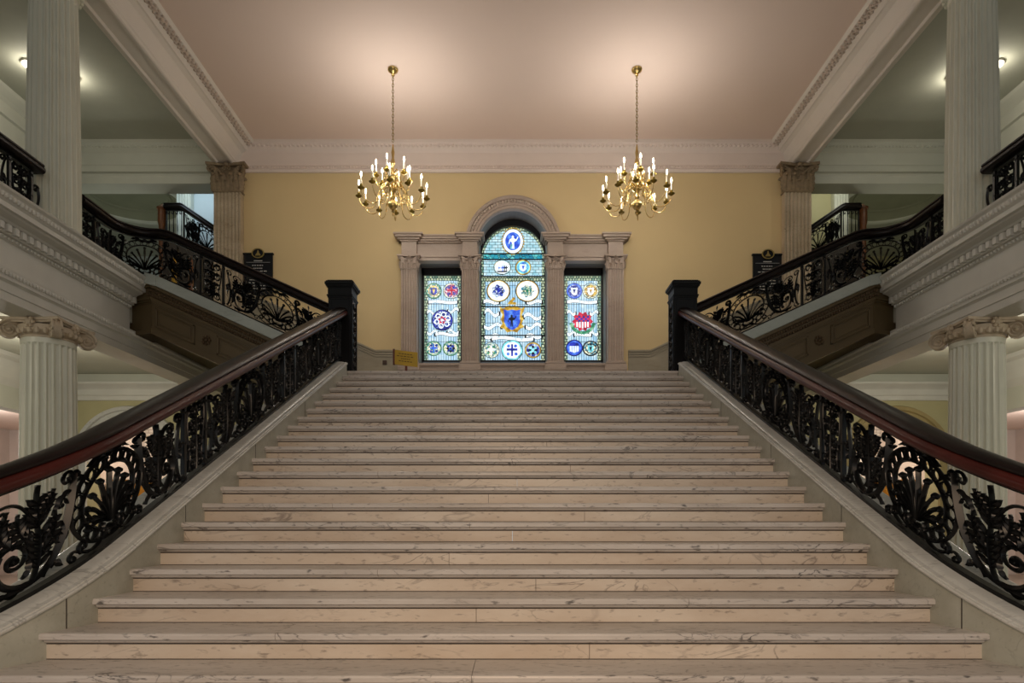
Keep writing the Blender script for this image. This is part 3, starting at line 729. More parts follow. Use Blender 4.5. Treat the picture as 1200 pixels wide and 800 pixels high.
# dado on the landing wall
m = MB()
zd = WZ(416.5); zd1 = WZ(410.5)
for sx in (-1, 1):
    xe = abs(AX(466 if sx < 0 else 735, D))
    P = [(xe, ZL), (2.95, ZL), (5.8, ZL+1.25), (5.8, zd1+(5.8-2.95)*.4545), (2.95, zd1), (xe, zd1)]
    m.prism([(sx*a, b) for a, b in P], 'y', D-.02, D+.05)
    for dz, th in ((0, .06), (-.05, .045), (-.1, .035)):
        P = [(xe, zd1+dz-.04), (2.95, zd1+dz-.04), (5.8, zd1+dz-.04+2.85*.4545), (5.8, zd1+dz+2.85*.4545), (2.95, zd1+dz), (xe, zd1+dz)]
        m.prism([(sx*a, b) for a, b in P], 'y', D-th, D)
struct(m, 'baseboard_back', 'dado_stone', 'stone dado with moulded cap along the foot of the yellow wall')
for sx, side in SIDES:
    # long beam between hall and gallery
    m = MB(); a = 5.90; b = 6.34; zb = 9.04
    P = [(a, zb), (a-.012, zb+.03), (a-.03, zb+.05), (a-.03, zb+.075), (a-.1, zb+.3), (a-.17, zb+.34), (a-.2, zb+.345), (a-.24, ZC-.08), (a-.36, ZC-.05), (a-.4, ZC), (b, ZC), (b, zb), (b-.05, zb), (b-.07, zb-.02), (b-.1, zb-.02), (b-.12, zb+.02), (a+.09, zb+.02), (a+.07, zb-.012), (a+.02, zb-.012)]
    m.prism([(sx*x, z) for x, z in P], 'y', -3.5, 13.98)
    struct(m, f'trim_{side}_beam', 'beam_plaster', f'white beam over the {side} columns')
    m = MB()
    for i in range(150):
        y = 13.8-i*.11; q = sx*(a-.3)
        m.ball((q, y, ZC-.07), .04, 6, .6, .9, .9); m.ball((q+sx*.045, y+.055, ZC-.085), .022, 5); m.ball((q-sx*.045, y+.055, ZC-.062), .022, 5)
        m.tube([(q+sx*.05, y-.02, ZC-.085), (q, y+.03, ZC-.085), (q-sx*.05, y+.08, ZC-.065)], .012, 4)
    struct(m, f'trim_{side}_ornament', 'ornament', f'carved ornament strip of the {side} ceiling cornice')
    # gallery ceiling and outer wall
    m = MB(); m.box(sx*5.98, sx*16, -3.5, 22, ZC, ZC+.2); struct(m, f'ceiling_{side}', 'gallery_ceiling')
    m = MB(); XW = 9.62
    m.box(sx*XW, sx*(XW+.3), -3.5, D, Z2-.3, ZC)
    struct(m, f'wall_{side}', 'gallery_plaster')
    m = MB()
    m.prism([(sx*XW, ZC-.45), (sx*(XW-.05), ZC-.43), (sx*(XW-.05), ZC-.2), (sx*(XW-.1), ZC-.14), (sx*(XW-.2), ZC-.05), (sx*(XW-.24), ZC), (sx*XW, ZC)], 'y', -3.5, D)
    # entablature across the end of the gallery
    zz = WZ(215)
    pr = [(D, zz), (D+.45, zz), (D+.45, ZC), (D-.2, ZC), (D-.15, ZC-.04), (D-.1, ZC-.12), (D-.06, ZC-.17), (D-.03, ZC-.2), (D-.03, WZ(194)), (D-.06, WZ(196)), (D-.08, WZ(203)), (D-.02, WZ(204)), (D, WZ(206))]
    m.prism(pr, 'x', sx*6.3, sx*XW)
    for i in range(44): m.ball((sx*(6.4+i*.075), D-.1, ZC-.1), .035, 6, .8)
    struct(m, f'trim_{side}_gallery', 'gallery_plaster')
    # gallery floor slab and entablature over the lower columns
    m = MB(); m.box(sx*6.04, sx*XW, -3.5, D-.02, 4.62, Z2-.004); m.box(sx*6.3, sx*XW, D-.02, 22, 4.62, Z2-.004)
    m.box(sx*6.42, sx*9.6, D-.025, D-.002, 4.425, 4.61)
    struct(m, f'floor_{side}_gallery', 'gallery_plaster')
    m = MB()
    P = [(6.42, 4.1), (6.0, 4.1), (6.0, 4.2), (5.985, 4.205), (5.985, 4.31), (5.965, 4.33), (5.95, 4.335), (5.95, 4.365), (5.94, 4.44), (5.935, 4.46), (6.0, 4.462), (6.42, 4.462)]
    m.prism([(sx*x, z) for x, z in P], 'y', -3.5, 13.98); m.box(sx*6.1, sx*6.4, -3.5, 13.98, 4.462, 4.615)
    for i in range(230): m.ball((sx*5.94, 13.9-i*.055, 4.405), .026, 6, 1.2)
    struct(m, f'trim_{side}_architrave', 'white_paint', f'white architrave with carved band over the lower {side} column')
    m = MB()
    P = [(6.05, 4.465), (6.0, 4.465), (6.0, 4.80), (5.985, 4.81), (5.97, 4.85), (5.93, 4.855), (5.93, 4.97), (5.9, 4.975), (5.88, 5.0), (5.8, 5.03), (5.79, 5.05), (5.745, 5.052), (5.745, 5.11), (5.735, 5.12), (5.72, 5.14), (5.7, 5.2), (5.67, 5.225), (5.66, 5.25), (6.05, 5.25)]
    m.prism([(sx*x, z) for x, z in P], 'y', -3.5, 10.2)
    for i in range(108):
        y = 10.17-i*.115; m.box(sx*5.875, sx*5.94, y-.062, y, 4.872, 4.955)
    for i in range(210): m.ball((sx*5.715, 10.16-i*.06, 5.165), .026, 5, 1.3)
    for i in range(210): m.ball((sx*5.965, 10.16-i*.06, 4.828), .02, 5)
    struct(m, f'trim_{side}_cornice', 'white_paint', f'white dentil cornice along the {side} gallery edge')

# ================================================================== SIDE FLIGHTS
def sheared(m, sx, x0, x1, t0, t1, y0, y1, flat=5.62):
    """slab between two lines parallel to the flight; t = distance below the cap top"""
    L = lambda x: side_nose(min(x, flat))+.13
    m.hexa([(sx*x0, y0, L(x0)-t1), (sx*x1, y0, L(x1)-t1), (sx*x1, y0, L(x1)-t0), (sx*x0, y0, L(x0)-t0)],
           [(sx*x0, y1, L(x0)-t1), (sx*x1, y1, L(x1)-t1), (sx*x1, y1, L(x1)-t0), (sx*x0, y1, L(x0)-t0)])
for sx, side in SIDES:
    r = thing('side_staircase', f'{side} side flight with brown panelled underside climbing from the landing to the gallery', 'staircase', (sx*2.9, 10.3, ZL), 'side flights')
    m = MB(); sheared(m, sx, 2.86, 5.52, 0, .17, 10.06, 10.40); sheared(m, sx, 5.52, 5.70, .0, .17, 10.06, 10.40); m.build('stringer_cap', 'stair_cap_marble', r, bevel=.01)
    # panelled brown face
    L = lambda x: side_nose(min(x, 5.62))+.13
    def splay(t0, t1, off):
        a = [(sx*5.62, 10.13-off), (sx*6.1, 10.36-off)]
        m.hexa([(a[0][0], a[0][1], L(5.62)-t1), (a[1][0], a[1][1], L(5.62)-t1+.02), (a[1][0], a[1][1], L(5.62)-t0), (a[0][0], a[0][1], L(5.62)-t0)],
               [(a[0][0], 10.7, L(5.62)-t1), (a[1][0], 10.7, L(5.62)-t1+.02), (a[1][0], 10.7, L(5.62)-t0), (a[0][0], 10.7, L(5.62)-t0)])
    m = MB(); sheared(m, sx, 2.7, 5.62, .17, .93, 10.14, 10.6); splay(.17, .93, 0)
    face = m.build('panelled_side', 'brown_panel', r)
    m = MB()
    for t0, t1, o in ((.17, .22, .05), (.37, .41, .05), (.41, .44, .035), (.44, .46, .02), (.83, .86, .02), (.86, .93, .035)):
        sheared(m, sx, 2.7, 5.62, t0, t1, 10.14-o, 10.2); splay(t0, t1, o)
    m.build('moulding', 'brown_panel', face)
    m = MB()
    for i in range(70):
        x = 2.9+i*.04; m.ball((sx*x, 10.125, L(x)-.26), .024, 5, 1.2); m.ball((sx*(x+.02), 10.125, L(x)-.325), .022, 5, 1.2)
    m.build('carved_frieze', 'brown_carved', face)
    for x0, x1 in ((4.95, 5.56), (3.99, 4.60), (3.02, 3.63)):
        m = MB(); e = .03
        for q0, q1, ta, tb in ((x0, x1, .50, .50+e), (x0, x1, .80-e, .80), (x0, x0+e, .5, .8), (x1-e, x1, .5, .8)): sheared(m, sx, q0, q1, ta, tb, 10.115, 10.16)
        sheared(m, sx, x0+.06, x1-.06, .56, .74, 10.128, 10.16)
        m.build('panel', 'brown_panel', face, bevel=.006)
    for x in (4.77, 3.81):
        m = MB(); C = Vector((sx*x, 10.125, L(x)-.65)); m.ball(C, .03, 8)
        for i in range(8): g = 2*PI*i/8; m.ball(C+Vector((.055*cos(g), 0, .055*sin(g))), .026, 6)
        m.build('rosette', 'brown_carved', face)
    # body of the flight: steps above, sloping soffit below
    m = MB(); P = [(2.8, ZL-.3)]
    for i in range(10): P += [(2.8+i*.33, ZL+i*.15), (2.8+i*.33, ZL+(i+1)*.15)]
    P += [(6.02, Z2), (6.02, L(5.62)-.88), (5.62, L(5.62)-.88), (2.86, L(2.86)-.88)]
    m.prism([(sx*a, b) for a, b in P], 'y', 10.4, D-.02)
    m.build('steps', 'brown_panel', r)
    m = MB()
    for i in range(10): m.box(sx*(2.77+i*.33), sx*(2.8+(i+1)*.33), 10.4, D-.02, ZL+(i+1)*.15, ZL+(i+1)*.15+.004)
    m.build('tread', 'tread_marble', r)

# ================================================================== WINDOW SURROUND
sr = thing('window_surround', 'carved stone surround of pilasters, entablature and round arch framing the stained glass', 'window surround', (0, D, ZL))
yp = 13.84
def px_(p): return AX(p, yp)
def pz_(p): return AZ(p, yp)
for pc in (478, 549.3, 649.7, 720.5):
    xc = px_(pc); m = MB(); flat_flutes(m, xc, .34, yp, D+.1, pz_(424), pz_(314), 6); ps = m.build('pilaster', 'surround_stone', sr)
    m = MB(); corinthian_flat(m, xc, .34, yp, D+.1, pz_(314), pz_(299)); m.build('capital', 'surround_stone', ps, smooth=True)
    m = MB()
    for e, a, b in ((.06, 434, 428.5), (.05, 428.5, 426.5), (.03, 426.5, 425.5), (.04, 425.5, 424), (.01, 424, 422.5)): m.box(xc-.17-e, xc+.17+e, yp-e, D+.05, pz_(a), pz_(b))
    m.box(xc-.22, xc+.22, yp-.05, D+.05, ZL, pz_(434)); m.build('base', 'surround_stone', ps)
for a, b in ((469, 559), (640, 730)):
    m = MB(); xa, xb = px_(a), px_(b)
    def lay(x0, x1, e, p0, p1, y=yp): m.box(x0-e, x1+e, y-e, D+.1, pz_(p0), pz_(p1))
    lay(xa, xb, 0, 303.4, 300, 13.92); lay(xa, xb, .015, 300, 298.5, 13.92)
    lay(xa, xb, 0, 298.5, 283, 13.94)
    for i in range(int((xb-xa)/.05)): m.box(xa+i*.05+.01, xa+i*.05+.037, 13.9, 13.95, pz_(300), pz_(298.6))
    for c_ in ((478, 549.3) if a < 600 else (649.7, 720.5)):
        q = px_(c_); lay(q-.17, q+.17, .015, 299.3, 297.5); lay(q-.16, q+.16, 0, 297.5, 283)
        lay(q-.16, q+.16, .03, 283, 281.5); lay(q-.16, q+.16, .075, 281.5, 279.5); lay(q-.16, q+.16, .12, 279.5, 277); lay(q-.16, q+.16, .15, 277, 275)
    lay(xa, xb, .03, 283, 281.5, 13.92); lay(xa, xb, .07, 281.5, 279.5, 13.92); lay(xa, xb, .1, 279.5, 277, 13.92); lay(xa, xb, .12, 277, 275, 13.92)
    m.build('entablature', 'surround_stone', sr, bevel=.006)
# archivolt
ya = 13.9; R0 = 41.2*ya/F; R1 = 56*ya/F; ac = AX(600, ya); az = AZ(229.5, ya)-R1
m = MB(); n = 40
fr = []
for i in range(n+1):
    a = PI*i/n; dr = Vector((cos(a), 0, sin(a))); fr.append((Vector((ac, 0, az)), dr, Vector((0, 1, 0))))
prof = [(R0, D+.02), (R0, ya+.03), (R0+.02, ya), (R0+.07, ya), (R0+.075, ya-.02), (R0+.1, ya-.02), (R0+.105, ya+.01), (R1-.08, ya+.0), (R1-.07, ya-.04), (R1-.03, ya-.06), (R1, ya-.05), (R1, D+.02)]
m.sweep(fr, prof)
arch = m.build('arch', 'surround_stone', sr, smooth=True)
m = MB()
for i in range(46):
    a = PI*(i+.5)/46; q = (R0+R1)/2+.03; m.ball((ac+q*cos(a), ya+.0, az+q*sin(a)), .03, 6, 1.2)
m.build('carved_band', 'ornament', arch)
m = MB(); m.box(px_(469), px_(730), 13.86, D+.6, pz_(427.5), pz_(425)); m.box(px_(469), px_(730), 13.9, D+.05, pz_(433), pz_(427.5)); m.box(px_(469), px_(730), 13.93, D+.05, ZL, pz_(433))
m.build('sill', 'surround_stone', sr)
# grey reveals lining the openings
m = MB(); t = .02
for a, b, zt in ((xL0, xL1, zLin), (xR0, xR1, zLin), (xC0, xC1, aZ)):
    m.box(a, a+t, D+.03, D+.7, zS, zt); m.box(b-t, b, D+.03, D+.7, zS, zt)
    if zt == zLin: m.box(a, b, D+.03, D+.7, zt-t, zt)
fr = [(Vector((aXc, 0, aZ)), Vector((cos(PI*i/24), 0, sin(PI*i/24))), Vector((0, 1, 0))) for i in range(25)]
m.sweep(fr, [(aR-t, D+.03), (aR, D+.03), (aR, D+.7), (aR-t, D+.7)])
m.build('reveal', 'reveal_stone', sr)

# ================================================================== STAINED GLASS
GD = 14.56
def gx(p): return AX(440+.2875*p, GD)
def gz(p): return AZ(210+.2875*p, GD)
GS = .95
glass('glass_brick', (150, 200, 214), GS*.95, 'brick', (96, 176, 196), (200, 226, 232))
glass('glass_stripe', (150, 194, 222), GS*.95, 'stripe', (112, 176, 216), (205, 228, 238))
glass('glass_border', (44, 120, 120), GS*.85, 'tile', (60, 110, 60), (230, 236, 190), 2.6)
glass('mosaic_blue', (60, 90, 200), GS*.95, 'cell', (30, 44, 130), (210, 226, 244), 1.7)
glass('mosaic_pale', (190, 208, 200), GS, 'cell', (60, 130, 150), (240, 236, 200), 1.7)
glass('mosaic_red', (190, 50, 90), GS*.95, 'cell', (60, 60, 150), (236, 200, 210), 1.7)
glass('mosaic_gold', (206, 170, 70), GS*.95, 'cell', (120, 100, 60), (240, 230, 190), 1.7)
glass('glass_teal', (40, 160, 176), GS*.9, 'cell', (24, 130, 160), (100, 200, 200), .9)
glass('glass_white', (226, 236, 240), GS*1.15, None, (200, 220, 230), (246, 250, 250))
glass('glass_blue', (52, 92, 206), GS*1.0, None, (36, 66, 180), (90, 140, 226))
glass('glass_deep', (30, 44, 150), GS*.9, None)
glass('glass_gold', (190, 150, 50), GS*.9, None, (130, 96, 30), (232, 206, 110))
glass('glass_red', (196, 28, 62), GS*.9, None, (150, 16, 50), (226, 70, 96))
glass('glass_pink', (206, 90, 130), GS*.9, None)
glass('glass_green', (70, 150, 112), GS*.8, None, (40, 120, 90), (150, 200, 160))
glass('glass_pale', (198, 218, 206), GS*1.0, 'cell', (150, 190, 200), (236, 236, 206), 1.6)
glass('glass_dark', (24, 30, 50), GS*.5, None)
glass('glass_aqua', (120, 206, 220), GS*1.0, None)
def disc(m, cx, cz, rx, rz, y, n=28, h=.004):
    m.prism([(cx+rx*cos(2*PI*i/n), cz+rz*sin(2*PI*i/n)) for i in range(n)], 'y', y-h, y)
def ring(m, cx, cz, rx, rz, wd, y, n=32, h=.006):
    v = []; f = []
    for i in range(n):
        a = 2*PI*i/n
        for k, yy in ((1, y), (1, y-h), (1-wd, y-h), (1-wd, y)): v.append((cx+rx*k*cos(a), yy, cz+rz*k*sin(a)))
    for i in range(n):
        j = (i+1) % n
        for k in range(4): f.append([i*4+k, i*4+(k+1) % 4, j*4+(k+1) % 4, j*4+k])
    m.add(v, f)
def poly(m, pts, y, h=.004): m.prism(pts, 'y', y-h, y)
def shield_pts(cx, cz, w, h):
    P = [(-1, 1), (-.5, .9), (0, 1), (.5, .9), (1, 1), (.92, .3), (.95, -.2), (.7, -.65), (.3, -.88), (0, -1), (-.3, -.88), (-.7, -.65), (-.95, -.2), (-.92, .3)]
    return [(cx+a*w, cz+b*h) for a, b in P]
def figure_pts(cx, cz, s):
    P = [(-.18, -1), (-.12, -.1), (-.4, .1), (-.5, -.3), (-.6, -.25), (-.48, .3), (-.15, .5), (-.16, .75), (0, .92), (.16, .75), (.15, .5), (.46, .35), (.7, .75), (.78, .68), (.55, .15), (.18, -.05), (.2, -1), (.05, -1), (.02, -.3), (-.02, -1)]
    return [(cx+a*s, cz+b*s) for a, b in P]
def medallion(win, cx, cz, rx, rz, field, rim, crest, rimw=.16, crest_mats=('glass_blue', 'glass_dark')):
    X, Z = gx(cx), gz(cz); k = .2875*GD/F; rx *= k; rz *= k; y = GD-.012
    m = MB(); disc(m, X, Z, rx, rz, y); md = m.build('medallion', field, win)
    m = MB(); ring(m, X, Z, rx*1.06, rz*1.06, .07, y-.002); m.build('lead_ring', 'lead', md)
    m = MB(); ring(m, X, Z, rx, rz, rimw, y-.003); m.build('rim', rim, md)
    a, b = crest_mats; m = MB(); m2 = MB(); r = min(rx, rz); yy = y-.006
    if crest == 'figure':
        poly(m, figure_pts(X, Z-.05*r, r*.7), yy); poly(m2, [(X-.3*r, Z-.75*r), (X-.22*r, Z-.3*r), (X-.05*r, Z-.3*r), (X-.08*r, Z-.75*r)], yy-.002)
    elif crest == 'boss':
        poly(m, [(X+r*(.58+.07*cos(7*2*PI*i/42))*cos(2*PI*i/42), Z+r*(.56+.07*cos(7*2*PI*i/42))*sin(2*PI*i/42)) for i in range(42)], yy)
        ring(m2, X, Z, .34*r, .32*r, .2, yy-.004); poly(m2, shield_pts(X, Z, .14*r, .17*r), yy-.004)
        for i in range(22): g = 2*PI*i/22; disc(m2, X+.78*r*cos(g), Z+.78*r*sin(g), .03*r, .03*r, yy, 5)
    elif crest == 'scene':
        for q, s_ in ((-.45, .3), (.05, .42), (.3, .46), (.55, .4)): poly(m if q < .2 else m2, figure_pts(X+q*r, Z-.15*r, s_*r), yy)
        poly(m2, [(X-.8*r, Z-.5*r), (X+.8*r, Z-.5*r), (X+.6*r, Z-.7*r), (X-.6*r, Z-.7*r)], yy)
    elif crest == 'shield':
        poly(m, shield_pts(X, Z-.08*r, r*.42, r*.5), yy); poly(m2, [(X-.2*r, Z+.2*r), (X+.2*r, Z+.2*r), (X, Z-.4*r)], yy-.003)
        ring(m2, X, Z, r*.72, r*.66, .12, yy); disc(m2, X, Z+.55*r, .14*r, .16*r, yy-.002, 10)
    elif crest == 'wheel':
        for i in range(8):
            g = 2*PI*i/8; c_ = (X+.42*r*cos(g), Z+.42*r*sin(g)); disc(m if i % 2 else m2, c_[0], c_[1], .2*r, .17*r, yy, 8)
        disc(m, X, Z, .18*r, .18*r, yy-.002, 10)
    elif crest == 'rose':
        for q, s_ in ((.58, .26), (.3, .18)):
            for i in range(6 if q > .4 else 5):
                g = 2*PI*i/(6 if q > .4 else 5)+.3; (ring if q > .4 else disc)(*((m, X+q*r*cos(g), Z+q*r*sin(g), s_*r, s_*r, .35, yy) if q > .4 else (m2, X+q*r*cos(g), Z+q*r*sin(g), s_*r*.8, s_*r*.8, yy-.002, 8)))
        disc(m, X, Z, .12*r, .12*r, yy-.004, 8)
    elif crest == 'stripes':
        for i in range(-3, 4): m.box(X+i*.17*r-.05*r, X+i*.17*r+.05*r, yy-.004, yy, Z-.6*r*(1-abs(i)*.08), Z+.25*r)
        poly(m2, [(X-.62*r, Z+.25*r), (X+.62*r, Z+.25*r), (X+.5*r, Z+.6*r), (X, Z+.75*r), (X-.5*r, Z+.6*r)], yy)
    elif crest == 'cross':
        m.box(X-.1*r, X+.1*r, yy-.004, yy, Z-.6*r, Z+.6*r); m.box(X-.55*r, X+.55*r, yy-.004, yy, Z-.05*r, Z+.18*r)
        for q in ((-.4, -.4), (.4, -.4), (-.35, .42), (.35, .42)): disc(m2, X+q[0]*r, Z+q[1]*r, .17*r, .17*r, yy, 8)
    m.build('crest', a, md)
    if m2.v: m2.build('crest', b, md)
def ribbon_band(win, x0, x1, z, amp, th=11):
    m = MB(); k = .2875*GD/F; n = 14; pts = []
    for i in range(n+1):
        t = i/n; pts.append((gx(x0+(x1-x0)*t), gz(z)+amp*k*sin(t*2*PI)+.0))
    for (a, b), (c_, e) in zip(pts, pts[1:]):
        h = th*k/2; poly(m, [(a, b-h), (c_, e-h), (c_, e+h), (a, b+h)], GD-.01, .003)
    o = m.build('ribbon', 'glass_white', win)
    m = MB()
    for (a, b), (c_, e) in zip(pts, pts[1:]):
        h = th*k/2+.009; poly(m, [(a, b-h), (c_, e-h), (c_, e+h), (a, b+h)], GD-.006, .002)
    for t in (0, n): h = th*k/2; a, b = pts[t]; m.box(a-.006, a+.006, GD-.016, GD-.006, b-h, b+h); disc(m, a, b-h*.4, h*.9, h*1.5, GD-.006, 10)
    for t in range(2, n-1, 2): a, b = pts[t]; m.box(a-.004, a+.004, GD-.0145, GD-.006, b-th*k*.2, b+th*k*.3)
    m.build('lead_outline', 'lead', o)
def bars(win, x0, x1, rows):
    for q in rows:
        m = MB(); m.box(gx(x0), gx(x1), GD-.03, GD+.01, gz(q)-.011, gz(q)+.011); m.build('saddle_bar', 'lead', win)
def rect(m, x0, x1, z0, z1, y0=GD, y1=GD+.012): m.box(gx(x0), gx(x1), y0, y1, gz(z0), gz(z1))
def side_light(label, a, b, fa, fb):
    win = thing('stained_glass_window', label, 'window', (gx((a+b)/2), GD, gz(740)), 'stained glass windows')
    m = MB(); rect(m, a, b, 740, 396); m.build('glass_pane', 'glass_stripe', win)
    m = MB(); bw = 14
    for q in ((a, a+bw, 740, 396), (b-bw, b, 740, 396), (a, b, 414, 396)): rect(m, *q, GD-.006, GD+.001)
    m.build('glass_border', 'glass_border', win)
    m = MB(); rect(m, fa, a, 745, 372, GD-.08, GD+.06); rect(m, b, fb, 745, 372, GD-.08, GD+.06); rect(m, fa, fb, 396, 366, GD-.08, GD+.06); rect(m, fa, fb, 748, 740, GD-.08, GD+.06)
    m.build('frame', 'black_frame', win)
    return win
wl = side_light('narrow left stained glass window with a blue rose medallion at its middle', 196, 344, 168, 352)
medallion(wl, 234, 456, 31, 31, 'mosaic_pale', 'glass_green', 'shield', .12, ('glass_deep', 'glass_gold'))
medallion(wl, 306, 456, 33, 31, 'mosaic_red', 'glass_pale', 'cross', .14, ('glass_red', 'glass_deep'))
medallion(wl, 269, 575, 41, 41, 'mosaic_blue', 'glass_deep', 'rose', .1, ('glass_white', 'glass_red'))
medallion(wl, 234, 690, 31, 29, 'mosaic_pale', 'glass_green', 'cross', .12, ('glass_blue', 'glass_deep'))
medallion(wl, 303, 690, 31, 29, 'mosaic_pale', 'glass_green', 'wheel', .12, ('glass_deep', 'glass_dark'))
for a, b, z, q in ((212, 330, 501, 3), (206, 250, 545, 8), (292, 336, 535, -8), (206, 250, 625, -8), (290, 336, 622, 8), (240, 335, 632, 4)): ribbon_band(wl, a, b, z, q)
wr = side_light('narrow right stained glass window with a red mantled striped shield at its middle', 766, 914, 758, 942)
medallion(wr, 806, 456, 31, 31, 'mosaic_blue', 'glass_blue', 'shield', .2, ('glass_white', 'glass_deep'))
medallion(wr, 873, 456, 32, 31, 'mosaic_gold', 'glass_pale', 'shield', .16, ('glass_white', 'glass_gold'))
medallion(wr, 806, 688, 33, 32, 'glass_blue', 'glass_deep', 'stripes', .1, ('glass_white', 'glass_deep'))
medallion(wr, 873, 690, 32, 30, 'mosaic_pale', 'glass_dark', 'shield', .12, ('glass_aqua', 'glass_dark'))
# red mantled coat of arms
k = .2875*GD/F; X, Z = gx(840), gz(580); y = GD-.012
m = MB(); poly(m, [(X+r_*k*cos(a), Z+r_*k*sin(a)*.95+.0) for a, r_ in [(2*PI*i/40, 38+5*cos(10*2*PI*i/40)) for i in range(40)]], y); coat = m.build('coat_of_arms', 'glass_red', wr)
m = MB()
for i in range(-2, 3): m.box(X+i*11*k-3*k, X+i*11*k+3*k, y-.008, y-.004, Z-28*k+abs(i)*3*k, Z-2*k)
m.build('stripe', 'glass_white', coat)
m = MB()
for i in range(6):
    for j in range(3):
        if (i+j) % 2: m.box(X+(i-3)*9*k, X+(i-2)*9*k, y-.008, y-.004, Z+(-2+j*8)*k, Z+(6+j*8)*k)
m.build('chequer', 'glass_deep', coat)
m = MB()
for i in range(14): a = PI+.25+(PI-.5)*i/13; disc(m, X+47*k*cos(a), Z+46*k*sin(a), 8*k, 7*k, y, 8)
m.build('wreath', 'glass_green', coat)
for a, b, z, q in ((776, 900, 500, 3), (776, 812, 545, 7), (868, 904, 545, -7), (776, 815, 628, -6), (866, 904, 628, 6), (806, 876, 634, 2)): ribbon_band(wr, a, b, z, q)
# centre light
wc = thing('stained_glass_window', 'tall round-headed central stained glass window with an oval blue medallion at its top', 'window', (gx(556), GD, gz(740)), 'stained glass windows')
c0, c1 = 428, 685; cr = (gx(c1)-gx(c0))/2; cxm = (gx(c0)+gx(c1))/2; cz0 = gz(196)-cr
archp = [(cxm+cr*cos(PI*i/28), cz0+cr*sin(PI*i/28)) for i in range(29)]
m = MB(); m.prism([(gx(c1), gz(305))]+archp+[(gx(c0), gz(305))], 'y', GD, GD+.012); m.build('glass_pane', 'glass_brick', wc)
m = MB(); rect(m, c0, c1, 740, 305); m.build('glass_pane', 'glass_stripe', wc)
m = MB(); rect(m, c0, c1, 328, 305, GD-.004, GD+.002); m.build('glass_band', 'glass_teal', wc)
m = MB(); rect(m, c0+8, c1-8, 390, 332, GD-.004, GD+.002); m.build('glass_band', 'glass_brick', wc)
m = MB(); bw = 15
for q in ((c0, c0+bw, 740, 395), (c1-bw, c1, 740, 395), (c0, c1, 418, 399), (c0, c0+10, 395, 330), (c1-10, c1, 395, 330)): rect(m, *q, GD-.006, GD+.001)
fr = [(Vector((cxm, 0, cz0)), Vector((cos(PI*i/28), 0, sin(PI*i/28))), Vector((0, 1, 0))) for i in range(29)]
m.sweep(fr, [(cr-.05, GD-.006), (cr, GD-.006), (cr, GD), (cr-.05, GD)])
m.build('glass_border', 'glass_border', wc)
m = MB(); m.sweep(fr, [(cr, GD-.08), (cr+.2, GD-.08), (cr+.2, GD+.06), (cr, GD+.06)])
m.box(gx(c0)-.14, gx(c0), GD-.08, GD+.06, gz(746), cz0); m.box(gx(c1), gx(c1)+.14, GD-.08, GD+.06, gz(746), cz0); rect(m, c0-24, c1+24, 748, 740, GD-.08, GD+.06)
m.build('frame', 'black_frame', wc)
bars(wc, c0, c1, (305, 328, 397, 520, 637))
medallion(wc, 556, 254, 41, 49, 'glass_blue', 'glass_white', 'figure', .24, ('glass_white', 'glass_aqua'))
X, Z = gx(556), gz(254); m = MB()
for i in range(30):
    a = 2*PI*i/30; disc(m, X+44*k*cos(a), Z+53*k*sin(a), 4*k, 4*k, GD-.014, 6)
m.build('beaded_ring', 'glass_gold', wc)
medallion(wc, 513, 360, 34, 29, 'glass_white', 'glass_pale', 'scene', .1, ('glass_blue', 'glass_dark'))
medallion(wc, 598, 360, 31, 30, 'glass_aqua', 'glass_gold', 'shield', .13, ('glass_white', 'glass_blue'))
medallion(wc, 497, 456, 46, 43, 'glass_white', 'glass_gold', 'boss', .07, ('mosaic_blue', 'glass_deep'))
medallion(wc, 615, 456, 46, 43, 'glass_white', 'glass_gold', 'boss', .07, ('mosaic_pale', 'glass_green'))
medallion(wc, 468, 697, 32, 31, 'mosaic_pale', 'glass_pale', 'cross', .14, ('glass_white', 'glass_green'))
medallion(wc, 553, 697, 42, 40, 'glass_white', 'glass_aqua', 'cross', .16, ('glass_deep', 'glass_blue'))
medallion(wc, 638, 697, 32, 31, 'mosaic_blue', 'glass_gold', 'wheel', .14, ('glass_aqua', 'glass_dark'))
# gilt-framed blue coat of arms
X, Z = gx(553), gz(572); y = GD-.014; m = MB()
poly(m, [(X+a*52*k, Z+b*56*k) for a, b in [(-.75, .8), (-1, .95), (-.9, .55), (-.75, .35), (-.9, 0), (-.75, -.3), (-.95, -.55), (-.6, -.7), (-.4, -.95), (0, -.85), (.4, -.95), (.6, -.7), (.95, -.55), (.75, -.3), (.9, 0), (.75, .35), (.9, .55), (1, .95), (.75, .8), (.4, .9), (.2, 1.05), (0, .9), (-.2, 1.05), (-.4, .9)]], y)
coat = m.build('coat_of_arms', 'glass_gold', wc)
m = MB(); poly(m, shield_pts(X, Z-2*k, 34*k, 42*k), y-.005); m.build('shield', 'glass_blue', coat)
m = MB(); poly(m, figure_pts(X-2*k, Z-4*k, 26*k), y-.01); m.build('figure', 'glass_dark', coat)
m = MB(); poly(m, [(X+a*k, Z+b*k) for a, b in [(-18, 62), (14, 60), (18, 68), (2, 72), (14, 84), (6, 92), (-4, 80), (-14, 72)]], y); m.build('crest_arm', 'glass_gold', coat)
for a, b, z, q in ((440, 500, 545, 12), (608, 672, 600, -10), (438, 510, 600, -9), (600, 672, 560, 10), (436, 500, 500, 4), (612, 674, 500, -4), (470, 640, 650, 5), (440, 500, 640, -6), (610, 672, 640, 6)): ribbon_band(wc, a, b, z, q, 13)

